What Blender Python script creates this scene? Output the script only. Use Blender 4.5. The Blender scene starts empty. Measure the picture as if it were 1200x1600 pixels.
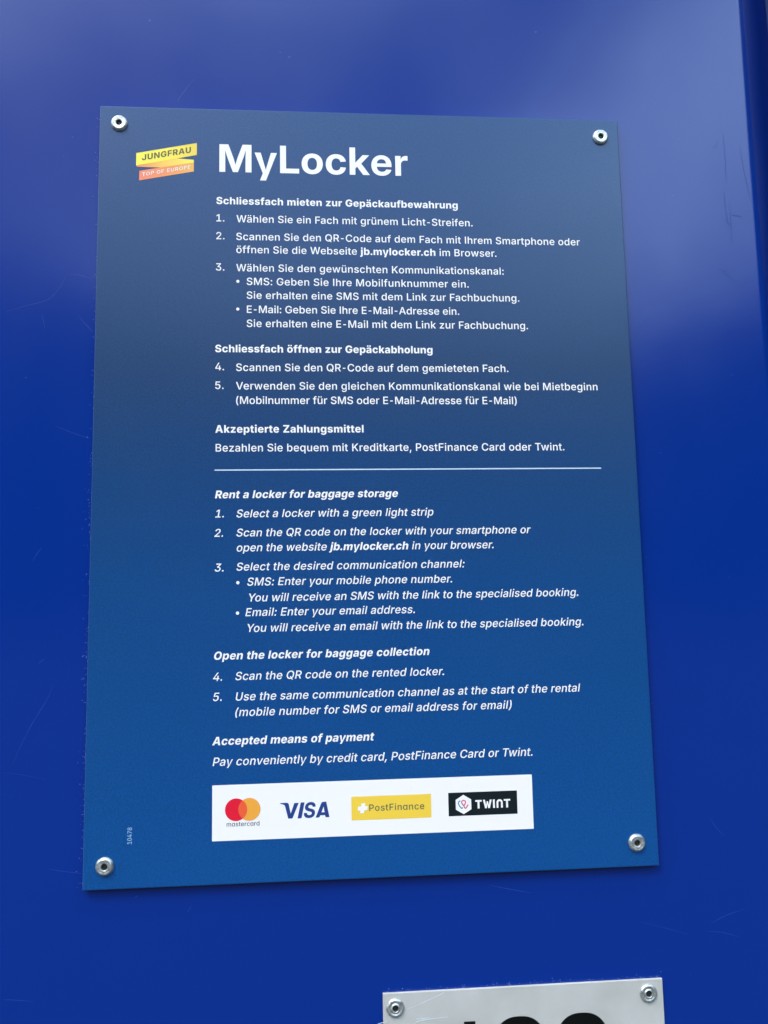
import bpy, bmesh, math, random
from mathutils import Vector, Matrix
from mathutils.geometry import delaunay_2d_cdt

# ------------------------------------------------------------------ camera, sky, light
CAM_LOC=(-0.02241,-0.33004,1.44447)
CAM_ROT=[[0.996639, 0.009234, -0.081398], [-0.079615, -0.124829, -0.988979], [-0.019293, 0.992135, -0.123674]]
CAM_LENS=30.4058

scene = bpy.context.scene
C = scene.collection
cam_data = bpy.data.cameras.new("camera")
cam_data.lens = CAM_LENS
cam_data.sensor_width = 36.0
cam_data.clip_start = 0.01
cam_data.clip_end = 5000.0
cam = bpy.data.objects.new("camera", cam_data)
C.objects.link(cam)
cam.matrix_world = Matrix.Translation(CAM_LOC) @ Matrix(CAM_ROT).to_4x4()
scene.camera = cam

SUN_ELEV, SUN_AZ = 52.0, -38.0            # degrees; azimuth from the viewer's side of the wall, + to the right
world = bpy.data.worlds.new("World")
scene.world = world
world.use_nodes = True
wn, wl = world.node_tree.nodes, world.node_tree.links
wn.clear()
w_out = wn.new("ShaderNodeOutputWorld")
w_bg = wn.new("ShaderNodeBackground")
w_sky = wn.new("ShaderNodeTexSky")
w_sky.sky_type = 'NISHITA'
w_sky.sun_disc = False
w_sky.sun_elevation = math.radians(SUN_ELEV)
w_sky.sun_rotation = math.radians(180.0 - SUN_AZ)
w_sky.air_density = 1.0
w_sky.dust_density = 2.0
w_sky.altitude = 800.0
# broken cloud: a white veil laid over the clear sky by noise
w_tc = wn.new("ShaderNodeTexCoord")
w_map = wn.new("ShaderNodeMapping"); w_map.inputs["Scale"].default_value = (1.0, 1.0, 1.6)
w_map.inputs["Location"].default_value = CLOUD_OFFSET = (-2.85, 6.58, 6.44)
w_noise = wn.new("ShaderNodeTexNoise")
w_noise.inputs["Scale"].default_value = 2.85
w_noise.inputs["Detail"].default_value = 4.0
w_ramp = wn.new("ShaderNodeMapRange")
w_ramp.inputs["From Min"].default_value = 0.40
w_ramp.inputs["From Max"].default_value = 0.60
w_mix = wn.new("ShaderNodeMix"); w_mix.data_type = 'RGBA'
w_mix.inputs["B"].default_value = (16.0, 21.8, 28.0, 1)
wl.new(w_tc.outputs["Generated"], w_map.inputs["Vector"])
wl.new(w_map.outputs["Vector"], w_noise.inputs["Vector"])
wl.new(w_noise.outputs["Fac"], w_ramp.inputs["Value"])
wl.new(w_ramp.outputs["Result"], w_mix.inputs["Factor"])
wl.new(w_sky.outputs["Color"], w_mix.inputs["A"])
wl.new(w_mix.outputs["Result"], w_bg.inputs["Color"])
w_bg.inputs["Strength"].default_value = 0.13
wl.new(w_bg.outputs["Background"], w_out.inputs["Surface"])

sun_data = bpy.data.lights.new("sun", 'SUN')
sun_data.energy = 1.25
sun_data.angle = math.radians(22)
sun_data.color = (1.0, 0.91, 0.80)
sun = bpy.data.objects.new("sun", sun_data)
C.objects.link(sun)
_e, _a = math.radians(SUN_ELEV), math.radians(SUN_AZ)
to_sun = Vector((math.cos(_e) * math.sin(_a), -math.cos(_e) * math.cos(_a), math.sin(_e)))
sun.rotation_euler = to_sun.to_track_quat('Z', 'Y').to_euler()
sun.location = to_sun * 3

scene.view_settings.view_transform = 'Standard'
scene.view_settings.look = 'None'
scene.view_settings.exposure = 0.86
scene.view_settings.gamma = 1.0

# ------------------------------------------------------------------ measured layout (millimetres on the board, u right, v down from its top left corner)
GLYPHS={
"B": {
" ": "269",
"(": "391|107,296 q107,377 q140,551 q197,712 233,772 339,772 q302,696 q249,530 q221,369 221,296 q221,232 q245,100 q298,-47 339,-136 233,-136 q171,-32 q107,188",
")": "391|52,-136 q94,-46 q146,103 q170,234 170,296 q170,369 q142,530 q89,696 52,772 157,772 q194,712 q251,551 q283,376 283,296 q283,187 q219,-33 157,-136",
",": "269|43,-182 86,105 205,105 123,-182",
"-": "531|397,354 397,258 132,258 132,354",
".": "269|136,-8 q105,-8 q62,35 62,66 q62,96 q105,139 136,139 q167,139 q209,96 209,66 q209,35 q167,-8",
"0": "648|324,-10 q238,-10 q120,78 q60,245 60,363 q60,481 q121,648 q239,737 324,737 q409,737 q527,648 q588,481 588,363 q588,245 q527,78 q410,-10|324,88 q373,88 q441,152 q476,275 476,363 q476,453 q441,576 q373,640 324,640 q274,640 q207,576 q172,453 172,363 q172,275 q207,152 q274,88",
"1": "648|101,0 101,95 567,95 567,0|408,728 408,0 294,0 294,623 289,623 117,498 117,612 276,728",
"2": "648|83,0 83,83 331,337 q369,376 q419,437 q445,493 445,525 q445,561 q412,613 q355,641 318,641 q280,641 q223,610 q192,553 192,514 82,514 q82,581 q143,682 q251,737 320,737 q390,737 q496,683 q556,589 556,530 q556,489 q526,413 q451,317 382,249 243,104 243,98 567,98 567,0",
"3": "648|312,-10 q241,-10 q126,39 q57,129 53,192 170,192 q173,159 q212,112 q275,89 313,89 q354,89 q419,117 q456,172 456,212 q456,248 q422,309 q349,346 291,346 223,346 223,430 399,624 399,629 89,629 89,728 545,728 545,644 311,392 311,414 q391,423 q509,371 q574,271 574,208 q574,144 q506,46 q388,-10",
"4": "648|48,140 48,233 331,728 443,728 167,243 167,238 599,238 599,140|393,0 393,168 395,211 395,454 502,454 502,0",
"5": "648|316,-10 q248,-10 q140,42 q76,134 74,192 186,192 q189,161 q224,113 q282,86 316,86 q357,86 q421,124 q457,191 457,234 q457,278 q419,346 q354,385 311,385 q278,385 q212,361 193,343 87,359 127,728 533,728 533,629 223,629 201,428 205,428 q226,450 q298,478 339,478 q389,478 q473,442 q535,377 q569,289 569,236 q569,165 q504,54 q390,-10",
"6": "648|325,-10 q255,-10 q145,50 q80,160 80,233 q80,287 q126,402 180,482 346,728 466,728 229,381 208,381 q217,400 q258,433 q313,453 345,453 q412,453 q511,398 q567,298 567,229 q567,159 q504,51 q395,-10|324,85 q364,85 q424,122 q458,187 458,228 q458,270 q424,334 q364,371 324,371 q285,371 q224,335 q190,271 190,229 q190,187 q224,122 q285,85",
"7": "648|131,0 446,624 446,629 81,629 81,728 566,728 566,626 251,0",
"8": "648|323,-10 q247,-10 q128,43 q62,135 62,194 q62,240 q101,318 q168,370 210,377 210,381 q155,394 q88,485 88,543 q88,599 q149,687 q255,737 323,737 q391,737 q497,687 q558,599 558,543 q558,485 q491,394 437,381 437,377 q479,370 q546,318 q585,240 585,194 q585,135 q518,43 q400,-10|323,83 q367,83 q432,113 q467,166 467,202 q467,239 q430,296 q365,329 323,329 q281,329 q216,296 q179,239 179,202 q179,166 q214,113 q279,83|323,419 q359,419 q414,448 q446,499 446,533 q446,566 q415,616 q360,644 323,644 q287,644 q231,616 q200,566 200,533 q200,499 q232,448 q287,419",
"9": "648|323,737 q392,737 q502,677 q567,568 567,495 q567,441 q522,326 467,245 301,0 181,0 418,347 440,347 q430,328 q390,294 q335,274 302,274 q236,274 q136,329 q80,429 80,498 q80,569 q143,676 q253,737|323,643 q284,643 q224,605 q189,541 189,500 q189,458 q224,393 q284,357 323,357 q362,357 q423,393 q457,457 457,498 q457,540 q423,605 q363,643",
":": "269|136,-8 q105,-8 q62,35 62,66 q62,96 q105,139 136,139 q167,139 q209,96 209,66 q209,35 q167,-8|136,374 q105,374 q62,417 62,448 q62,478 q105,521 136,521 q167,521 q209,478 209,448 q209,417 q167,374",
"A": "713|25,0 283,728 425,728 688,0 563,0 424,399 q407,451 q367,587 341,681 365,681 q340,586 q300,448 285,399 150,0|167,189 167,285 546,285 546,189",
"B": "657|79,0 79,728 349,728 q427,728 q529,677 q579,591 579,537 q579,492 q546,429 q490,392 456,383 456,376 q493,374 q562,331 q608,252 608,196 q608,141 q555,52 q446,0 362,0|194,98 348,98 q426,98 q493,158 493,203 q493,237 q459,293 q396,326 353,326 194,326|194,414 337,414 q374,414 q432,441 q466,492 466,526 q466,571 q404,630 340,630 194,630",
"C": "734|383,-10 q288,-10 q139,80 q54,247 54,363 q54,480 q140,648 q289,737 383,737 q441,737 q542,704 q623,640 q675,549 684,491 568,491 q561,525 q528,578 q479,614 q418,633 384,633 q322,633 q225,570 q169,450 169,363 q169,276 q225,156 q323,95 384,95 q418,95 q478,114 q528,150 q562,203 568,237 684,237 q676,183 q626,93 q547,27 q444,-10",
"E": "604|79,0 79,728 540,728 540,629 194,629 194,416 515,416 515,318 194,318 194,99 543,99 543,0",
"F": "589|79,0 79,728 534,728 534,629 194,629 194,398 502,398 502,300 194,300 194,0",
"G": "748|386,-10 q287,-10 q138,81 q54,248 54,363 q54,480 q139,647 q287,737 382,737 q441,737 q543,703 q624,638 q676,550 685,497 567,497 q557,528 q524,578 q477,614 q418,633 383,633 q322,633 q225,571 q169,451 169,364 q169,277 q225,157 q323,95 387,95 q445,95 q531,141 q579,227 579,286 608,281 402,281 402,374 691,374 691,290 q691,198 q612,63 q475,-10",
"I": "273|79,0 79,728 194,728 194,0",
"K": "691|161,191 161,304 q185,341 q232,406 q284,469 313,503 515,728 661,728 352,386 344,388|79,0 79,728 194,728 194,499 192,330 194,274 194,0|528,0 284,353 356,441 664,0",
"L": "565|79,0 79,728 194,728 194,99 522,99 522,0",
"M": "915|79,0 79,728 250,728 404,319 q411,300 q428,241 q447,172 q464,106 470,80 446,80 q452,105 q469,171 q488,239 q505,299 512,319 665,728 836,728 836,0 721,0 721,387 q721,410 q722,473 q724,544 q725,616 726,650 734,650 q724,613 q702,537 q679,465 q659,406 652,387 507,0 408,0 260,387 q253,406 q234,464 q211,534 q188,612 176,650 186,650 q187,619 q189,548 q190,476 q191,411 191,387 191,0",
"O": "767|384,-10 q289,-10 q140,80 q54,247 54,363 q54,480 q140,648 q289,737 384,737 q478,737 q627,648 q713,480 713,363 q713,247 q627,80 q478,-10|384,95 q445,95 q542,156 q598,277 598,363 q598,451 q542,571 q445,633 384,633 q322,633 q225,571 q169,451 169,363 q169,277 q225,157 q322,95",
"P": "642|79,0 79,728 342,728 q426,728 q538,665 q595,558 595,490 q595,423 q538,315 q425,253 341,253 162,253 162,350 329,350 q382,350 q447,386 q478,450 478,490 q478,531 q447,594 q381,629 328,629 194,629 194,0",
"Q": "769|347,237 456,237 532,138 568,93 689,-65 576,-65 495,40 467,80|384,-10 q289,-10 q140,80 q54,247 54,363 q54,480 q140,648 q289,737 384,737 q478,737 q627,648 q713,480 713,363 q713,247 q627,80 q478,-10|384,95 q445,95 q542,156 q598,277 598,363 q598,451 q542,571 q445,633 384,633 q322,633 q225,571 q169,451 169,363 q169,277 q225,157 q322,95",
"R": "649|79,0 79,728 342,728 q426,728 q538,669 q595,566 595,498 q595,430 q538,329 q425,273 341,273 145,273 145,371 329,371 q382,371 q447,401 q478,458 478,498 q478,539 q447,597 q381,629 328,629 194,629 194,0|492,0 316,329 443,329 622,0",
"S": "647|326,-12 q243,-12 q122,40 q54,137 51,205 166,205 q169,165 q213,114 q283,88 325,88 q370,88 q441,117 q482,169 482,203 q482,234 q447,274 q385,301 346,311 261,334 q171,358 q71,452 71,527 q71,590 q139,685 q256,737 330,737 q405,737 q520,685 q585,593 587,534 474,534 q469,584 q389,638 328,638 q285,638 q221,611 q186,564 186,533 q186,500 q227,458 q288,433 316,426 386,408 q422,399 q496,368 q558,321 q596,251 596,202 q596,140 q532,43 q411,-12",
"T": "654|43,629 43,728 611,728 611,629 385,629 385,0 270,0 270,629",
"U": "739|370,-11 q282,-11 q151,56 q79,174 79,251 79,728 194,728 194,260 q194,212 q237,136 q316,93 370,93 q424,93 q502,136 q545,212 545,260 545,728 660,728 660,251 q660,174 q588,56 q458,-11",
"V": "713|287,0 25,728 150,728 288,328 q305,279 q346,141 371,49 347,49 q372,143 q412,279 428,328 563,728 688,728 429,0",
"W": "1006|222,0 25,728 147,728 250,317 q259,277 q276,192 q292,106 299,63 282,63 q290,106 q306,192 q324,277 334,317 440,728 566,728 671,317 q681,277 q699,192 q716,106 724,63 706,63 q713,106 q729,192 q747,277 756,317 859,728 981,728 784,0 651,0 537,425 q524,477 q501,599 489,671 516,671 q504,602 q484,483 468,425 355,0",
"Y": "700|293,0 293,288 25,728 159,728 295,496 q317,459 q351,389 369,337 334,337 q352,389 q386,460 407,496 541,728 675,728 408,288 408,0",
"a": "569|224,-12 q172,-12 q88,26 q40,100 40,154 q40,201 q75,260 q136,295 q210,313 249,318 q298,323 q358,331 q387,348 387,367 387,370 q387,400 q363,441 q318,463 284,463 q249,463 q199,442 q167,408 160,390 55,415 q74,464 q142,525 q233,553 282,553 q316,553 q392,536 q457,495 q498,421 498,363 498,0 390,0 390,75 385,75 q374,53 q332,13 q268,-12|250,76 q293,76 q354,110 q387,165 387,196 387,265 q381,260 q349,251 q308,243 q270,238 257,237 q227,233 q178,215 q149,181 149,153 q149,128 q175,93 q220,76",
"b": "619|346,-11 q297,-11 q234,23 q198,68 189,86 180,86 180,0 71,0 71,728 183,728 183,457 189,457 q198,474 q233,519 q295,553 346,553 q411,553 q514,487 q573,361 573,272 q573,183 q515,57 q412,-11|320,83 q366,83 q428,133 q459,219 459,272 q459,326 q428,410 q366,459 320,459 q274,459 q212,412 q181,329 181,272 q181,216 q213,131 q275,83",
"c": "578|302,-11 q225,-11 q110,59 q46,186 46,270 q46,355 q110,482 q225,553 302,553 q345,553 q420,530 q481,488 q522,428 532,390 427,365 q422,386 q400,421 q368,446 q327,459 303,459 q254,459 q191,408 q160,323 160,270 q160,218 q191,133 q254,82 303,82 q328,82 q369,96 q402,122 q424,158 429,180 534,156 q524,117 q482,55 q422,11 q346,-11",
"d": "619|274,-11 q208,-11 q105,57 q46,183 46,272 q46,361 q106,487 q209,553 274,553 q324,553 q386,519 q422,474 431,457 437,457 437,728 548,728 548,0 440,0 440,86 431,86 q422,68 q385,23 q323,-11|300,83 q345,83 q407,131 q439,216 439,272 q439,329 q407,412 q345,459 300,459 q253,459 q191,410 q160,326 160,272 q160,219 q192,133 q254,83",
"e": "588|308,-11 q227,-11 q110,58 q46,184 46,269 q46,353 q108,481 q222,553 299,553 q346,553 q434,522 q503,456 q544,352 544,278 544,240 106,240 106,321 487,321 435,295 q435,344 q404,419 q344,462 299,462 q254,462 q191,419 q158,348 158,306 158,250 q158,195 q195,119 q264,80 309,80 q339,80 q387,97 q422,131 431,156 535,132 q522,89 q460,25 q367,-11",
"f": "381|345,546 345,456 10,456 10,546|113,0 113,606 q113,658 q158,727 q233,762 277,762 q309,762 q357,751 368,747 343,658 q335,660 q312,666 295,666 q257,666 q224,628 224,593 224,0",
"g": "621|301,-216 q237,-216 q144,-184 q83,-129 68,-95 161,-54 q171,-69 q203,-104 q258,-127 301,-127 q362,-127 q439,-69 439,-7 439,99 429,99 q420,81 q385,38 q323,8 273,8 q210,8 q107,69 q46,187 46,275 q46,362 q106,487 q210,553 275,553 q325,553 q388,520 q424,474 433,457 440,457 440,546 549,546 549,-7 q549,-78 q484,-171 q372,-216|301,100 q345,100 q407,142 q440,221 440,276 q440,331 q408,412 q346,459 301,459 q254,459 q192,410 q160,328 160,276 q160,224 q192,144 q255,100",
"h": "604|183,323 183,0 71,0 71,728 181,728 181,412 168,412 q191,485 q282,553 346,553 q402,553 q486,506 q533,414 533,347 533,0 421,0 421,332 q421,390 q360,456 308,456 q272,456 q215,425 q183,365",
"i": "254|71,0 71,546 183,546 183,0|127,628 q99,628 q58,666 58,693 q58,720 q99,758 127,758 q156,758 q196,720 196,693 q196,666 q156,628",
"k": "561|174,182 174,318 192,318 404,546 537,546 291,281 271,281|71,0 71,728 183,728 183,0|415,0 224,256 300,335 551,0",
"l": "257|74,0 74,728 183,728 183,0",
"m": "891|71,0 71,546 177,546 180,418 172,418 q183,465 q232,525 q298,555 334,555 q393,555 q466,481 479,414 465,414 q476,460 q529,523 q604,555 647,555 q695,555 q773,513 q819,430 819,368 819,0 708,0 708,355 q708,410 q648,458 607,458 q574,458 q526,430 q500,381 500,348 500,0 391,0 391,362 q391,406 q335,458 292,458 q263,458 q213,431 q183,378 183,338 183,0",
"n": "603|183,323 183,0 71,0 71,546 177,546 178,412 168,412 q191,485 q282,553 346,553 q402,553 q486,506 q532,414 532,347 532,0 421,0 421,332 q421,390 q360,456 308,456 q272,456 q215,425 q183,365",
"o": "605|302,-11 q225,-11 q110,59 q46,186 46,270 q46,355 q110,482 q225,553 302,553 q380,553 q495,482 q559,355 559,270 q559,186 q495,59 q380,-11|302,82 q351,82 q415,133 q446,219 446,270 q446,322 q415,408 q351,459 302,459 q254,459 q191,408 q160,322 160,270 q160,219 q191,133 q254,82",
"p": "619|71,-204 71,546 180,546 180,457 189,457 q198,474 q233,519 q295,553 346,553 q411,553 q514,487 q573,361 573,272 q573,183 q515,57 q412,-11 346,-11 q297,-11 q234,23 q198,68 189,86 183,86 183,-204|320,83 q366,83 q428,133 q459,219 459,272 q459,326 q428,410 q366,459 320,459 q274,459 q212,412 q181,329 181,272 q181,216 q213,131 q275,83",
"q": "619|548,-204 437,-204 437,86 431,86 q422,68 q385,23 q323,-11 274,-11 q208,-11 q105,57 q46,183 46,272 q46,361 q106,487 q209,553 274,553 q324,553 q386,519 q422,474 431,457 440,457 440,546 548,546|300,83 q345,83 q407,131 q439,216 439,272 q439,329 q407,412 q345,459 300,459 q253,459 q191,410 q160,326 160,272 q160,219 q192,133 q254,83",
"r": "389|71,0 71,546 179,546 179,457 185,457 q200,503 q275,554 322,554 q333,554 q359,552 368,551 368,445 q362,447 q328,451 311,451 q274,451 q216,420 q183,365 183,329 183,0",
"s": "541|269,-11 q209,-11 q116,23 q56,91 47,139 152,160 q163,118 q223,78 270,78 q321,78 q382,120 382,150 q382,176 q344,209 305,218 213,238 q137,255 q63,330 63,390 q63,439 q117,512 q213,553 275,553 q335,553 q420,518 q473,457 484,416 385,394 q375,423 q324,466 277,466 q233,466 q174,427 174,396 q174,370 q213,337 258,327 346,307 q423,290 q496,217 496,160 q496,109 q439,32 q336,-11",
"t": "343|309,546 309,456 10,456 10,546|89,676 200,676 200,149 q200,116 q228,86 259,86 q267,86 q295,90 304,92 324,4 q306,-2 q266,-7 247,-7 q171,-7 q89,70 89,140",
"u": "604|257,-7 q202,-7 q118,40 q71,132 71,199 71,546 183,546 183,214 q183,155 q243,90 296,90 q332,90 q388,121 q421,181 421,223 421,546 533,546 533,0 426,0 425,134 436,134 q412,60 q321,-7",
"v": "577|227,0 22,546 142,546 248,238 q266,187 q292,83 305,32 273,32 q287,83 q312,187 330,238 436,546 555,546 350,0",
"w": "831|190,0 27,546 144,546 203,322 q216,271 q246,146 260,68 244,68 q258,143 q288,269 302,322 361,546 471,546 529,322 q543,270 q573,145 587,68 571,68 q585,144 q614,269 627,322 686,546 804,546 640,0 528,0 462,233 q452,268 q432,345 q414,426 404,466 426,466 q417,427 q398,345 q379,267 369,233 302,0",
"y": "577|22,546 142,546 288,40 436,546 555,546 272,-205 153,-205 229,-4",
"z": "560|60,0 60,75 352,445 352,450 70,450 70,546 491,546 491,465 211,101 211,96 500,96 500,0",
"\u00e4": "569|224,-12 q172,-12 q88,26 q40,100 40,154 q40,201 q75,260 q136,295 q210,313 249,318 q298,323 q358,331 q387,348 387,367 387,370 q387,400 q363,441 q318,463 284,463 q249,463 q199,442 q167,408 160,390 55,415 q74,464 q142,525 q233,553 282,553 q316,553 q392,536 q457,495 q498,421 498,363 498,0 390,0 390,75 385,75 q374,53 q332,13 q268,-12|250,76 q293,76 q354,110 q387,165 387,196 387,265 q381,260 q349,251 q308,243 q270,238 257,237 q227,233 q178,215 q149,181 149,153 q149,128 q175,93 q220,76|384,630 q357,630 q320,667 320,693 q320,719 q357,756 384,756 q410,756 q447,719 447,693 q447,667 q410,630|174,630 q147,630 q110,667 110,693 q110,719 q147,756 174,756 q200,756 q238,719 238,693 q238,667 q200,630",
"\u00f6": "605|302,-11 q225,-11 q110,59 q46,186 46,270 q46,355 q110,482 q225,553 302,553 q380,553 q495,482 q559,355 559,270 q559,186 q495,59 q380,-11|302,82 q351,82 q415,133 q446,219 446,270 q446,322 q415,408 q351,459 302,459 q254,459 q191,408 q160,322 160,270 q160,219 q191,133 q254,82|407,630 q381,630 q343,667 343,693 q343,719 q381,756 407,756 q434,756 q471,719 471,693 q471,667 q434,630|197,630 q171,630 q133,667 133,693 q133,719 q171,756 197,756 q224,756 q261,719 261,693 q261,667 q224,630",
"\u00fc": "604|257,-7 q202,-7 q118,40 q71,132 71,199 71,546 183,546 183,214 q183,155 q243,90 296,90 q332,90 q388,121 q421,181 421,223 421,546 533,546 533,0 426,0 425,134 436,134 q412,60 q321,-7|407,630 q381,630 q343,667 343,693 q343,719 q381,756 407,756 q433,756 q471,719 471,693 q471,667 q433,630|197,630 q171,630 q133,667 133,693 q133,719 q171,756 197,756 q224,756 q261,719 261,693 q261,667 q224,630",
"\u0251": "619|274,-11 q208,-11 q105,57 q46,183 46,272 q46,361 q106,487 q209,553 274,553 q324,553 q386,519 q422,474 431,457 437,457 437,546 548,546 548,0 440,0 440,86 431,86 q422,68 q385,23 q323,-11|300,83 q345,83 q407,131 q439,216 439,272 q439,329 q407,412 q345,459 300,459 q253,459 q191,410 q160,326 160,272 q160,219 q192,133 q254,83"
},
"H": {
" ": "269",
".": "269|135,-10 q97,-10 q45,41 45,79 q45,117 q97,168 135,168 q173,168 q225,117 225,79 q225,41 q173,-10",
"0": "646|323,-10 q228,-10 q101,79 q38,245 38,363 q38,481 q102,648 q228,737 323,737 q418,737 q544,648 q608,481 608,363 q608,245 q545,79 q418,-10|323,126 q364,126 q417,177 q443,283 443,363 q443,445 q417,551 q364,602 323,602 q282,602 q228,551 q202,445 202,363 q202,283 q228,177 q282,126",
"1": "646|80,0 80,133 583,133 583,0|435,728 435,0 270,0 270,583 266,583 101,469 101,616 263,728",
"2": "646|63,0 63,119 325,355 q356,384 q400,432 q423,479 423,507 q423,538 q395,583 q347,607 316,607 q285,607 q237,581 q211,534 211,500 54,500 q54,573 q120,679 q239,737 317,737 q398,737 q517,682 q583,584 583,519 q583,478 q550,398 q466,299 389,230 292,139 292,134 592,134 592,0",
"3": "646|317,-10 q235,-10 q109,46 q37,145 35,210 202,210 q203,184 q235,146 q286,126 317,126 q351,126 q401,149 q429,195 429,228 q429,256 q400,304 q343,333 302,333 217,333 217,439 376,588 376,593 72,593 72,728 573,728 573,608 328,385 328,421 q410,433 q533,383 q603,282 603,216 q603,147 q528,46 q399,-10",
"4": "646|24,124 24,253 292,728 451,728 189,261 189,255 621,255 621,124|374,0 374,163 380,221 380,454 529,454 529,0",
"5": "646|317,-10 q239,-10 q118,47 q48,146 47,210 208,210 q208,183 q238,142 q288,119 317,119 q352,119 q404,149 q434,204 434,240 q434,277 q404,332 q350,363 315,363 q283,363 q226,336 210,312 63,339 96,728 552,728 552,593 232,593 215,417 219,417 q238,445 q317,483 367,483 q415,483 q499,448 q560,384 q594,297 594,245 q594,170 q525,56 q400,-10",
"6": "646|326,-10 q252,-10 q128,48 q53,158 53,237 q53,296 q99,410 143,476 313,728 478,728 254,399 204,399 q215,415 q261,447 q326,467 366,467 q433,467 q535,414 q593,313 593,242 q593,166 q524,53 q403,-10|324,118 q358,118 q409,149 q438,203 438,237 q438,272 q409,326 q358,356 324,356 q292,356 q240,326 q210,272 210,238 q210,203 q240,149 q292,118",
"7": "646|113,0 410,588 410,593 63,593 63,728 582,728 582,591 284,0",
"8": "646|322,-10 q239,-10 q109,44 q35,137 35,196 q35,241 q77,317 q150,368 195,375 195,380 q136,392 q61,482 61,541 q61,598 q129,686 q247,737 322,737 q398,737 q516,686 q584,598 584,541 q584,481 q508,392 450,380 450,375 q495,368 q568,317 q611,241 611,196 q611,137 q537,44 q406,-10|322,109 q357,109 q408,135 q438,180 438,210 q438,239 q408,285 q356,312 322,312 q289,312 q237,286 q208,240 208,210 q208,180 q236,135 q288,109|322,430 q351,430 q396,454 q423,496 423,523 q423,550 q397,591 q352,614 322,614 q293,614 q248,591 q223,550 223,523 q223,496 q248,454 q293,430",
"9": "646|320,737 q394,737 q518,680 q593,570 593,490 q593,432 q547,318 502,251 333,0 168,0 392,329 441,329 q431,312 q385,280 q320,260 280,260 q213,260 q111,314 q53,415 53,486 q53,562 q122,675 q243,737|321,609 q288,609 q237,578 q207,525 207,490 q207,456 q237,402 q288,371 321,371 q354,371 q406,402 q435,455 435,490 q435,525 q406,578 q354,609",
"A": "763|23,0 268,728 488,728 739,0 554,0 449,328 q425,404 q380,578 357,674 394,674 q372,577 q331,403 308,328 207,0|185,159 185,286 577,286 577,159",
"F": "586|59,0 59,728 549,728 549,592 225,592 225,402 517,402 517,269 225,269 225,0",
"G": "752|389,-10 q286,-10 q129,81 q42,248 42,363 q42,481 q134,649 q290,737 387,737 q449,737 q556,701 q640,635 q693,545 700,491 532,491 q526,515 q500,552 q464,578 q417,592 389,592 q336,592 q255,539 q211,437 211,365 q211,292 q254,190 q334,136 390,136 q440,136 q511,170 q547,233 547,276 580,271 398,271 398,394 707,394 707,300 q707,203 q625,64 q482,-10",
"J": "588|280,-10 q162,-10 q28,110 28,222 28,265 194,265 194,219 q194,171 q240,122 280,122 q320,122 q365,171 365,220 365,728 529,728 529,222 q529,111 q397,-10",
"N": "765|59,0 59,728 242,728 453,387 q472,356 q509,287 q547,203 565,149 549,149 q546,190 q540,285 q536,375 536,406 536,728 705,728 705,0 522,0 329,311 q305,351 q265,425 q224,511 196,570 215,570 q219,518 q225,419 q229,338 229,311 229,0",
"O": "772|386,-10 q289,-10 q133,78 q42,244 42,363 q42,483 q133,650 q289,737 386,737 q484,737 q639,650 q730,483 730,363 q730,244 q639,77 q484,-10|386,136 q440,136 q519,188 q562,290 562,363 q562,437 q519,539 q440,592 386,592 q332,592 q254,539 q211,437 211,363 q211,290 q254,188 q332,136",
"R": "660|59,0 59,728 353,728 q435,728 q553,669 q617,561 617,487 q617,413 q552,308 q432,253 349,253 158,253 158,385 319,385 q361,385 q417,407 q446,453 446,487 q446,522 q417,569 q361,593 319,593 225,593 225,0|460,0 283,332 461,332 642,0",
"S": "659|336,-10 q246,-10 q113,45 q39,154 37,236 196,236 q199,200 q234,152 q295,128 334,128 q371,128 q425,149 q454,186 454,210 q454,232 q428,263 q374,286 334,295 257,314 q163,335 q56,433 56,514 q56,581 q129,681 q255,737 337,737 q420,737 q543,681 q611,580 612,513 453,513 q449,554 q389,600 336,600 q300,600 q252,580 q227,547 227,525 q227,501 q255,469 q305,448 337,441 401,426 q451,415 q533,377 q591,324 q622,254 622,210 q622,142 q553,43 q426,-10",
"U": "729|364,-10 q273,-10 q135,57 q59,177 59,257 59,728 225,728 225,271 q225,231 q260,170 q322,135 364,135 q406,135 q469,170 q504,231 504,271 504,728 669,728 669,257 q669,177 q593,57 q455,-10",
"Z": "674|54,0 54,96 341,494 q369,533 q439,613 475,652 486,599 q436,594 q336,592 286,592 53,592 53,728 620,728 620,631 339,241 q309,200 q237,117 199,75 188,129 q241,134 q347,136 399,136 621,136 621,0",
"a": "586|211,-10 q159,-10 q77,26 q30,98 30,152 q30,197 q63,259 q120,298 q193,318 234,322 q281,326 q338,335 q365,353 365,370 365,372 q365,393 q346,421 q312,436 287,436 q262,436 q224,421 q200,395 195,377 46,398 q58,445 q122,514 q222,553 288,553 q337,553 q424,530 q490,484 q528,415 528,370 528,0 374,0 374,76 369,76 q355,49 q310,11 q250,-10|259,100 q290,100 q338,124 q366,167 366,195 366,249 q359,245 q336,238 q308,232 q280,228 268,226 q242,222 q205,205 q186,178 186,159 q186,140 q205,113 q238,100",
"b": "635|379,-8 q337,-8 q276,20 q236,64 225,88 219,88 219,0 58,0 58,728 221,728 221,453 225,453 q236,477 q274,523 q336,553 380,553 q439,553 q538,492 q599,367 599,272 q599,180 q540,55 q441,-8|325,120 q360,120 q407,158 q431,227 431,272 q431,318 q407,386 q360,424 325,424 q291,424 q243,387 q218,319 218,272 q218,226 q243,158 q291,120",
"c": "593|308,-10 q224,-10 q102,60 q37,187 37,271 q37,355 q102,482 q224,553 308,553 q360,553 q445,526 q510,477 q551,406 557,363 407,337 q402,358 q386,391 q362,415 q330,427 310,427 q276,427 q228,389 q203,319 203,272 q203,224 q228,154 q276,115 310,115 q330,115 q362,128 q387,152 q403,187 407,209 558,184 q551,138 q511,67 q446,16 q360,-10",
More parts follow.
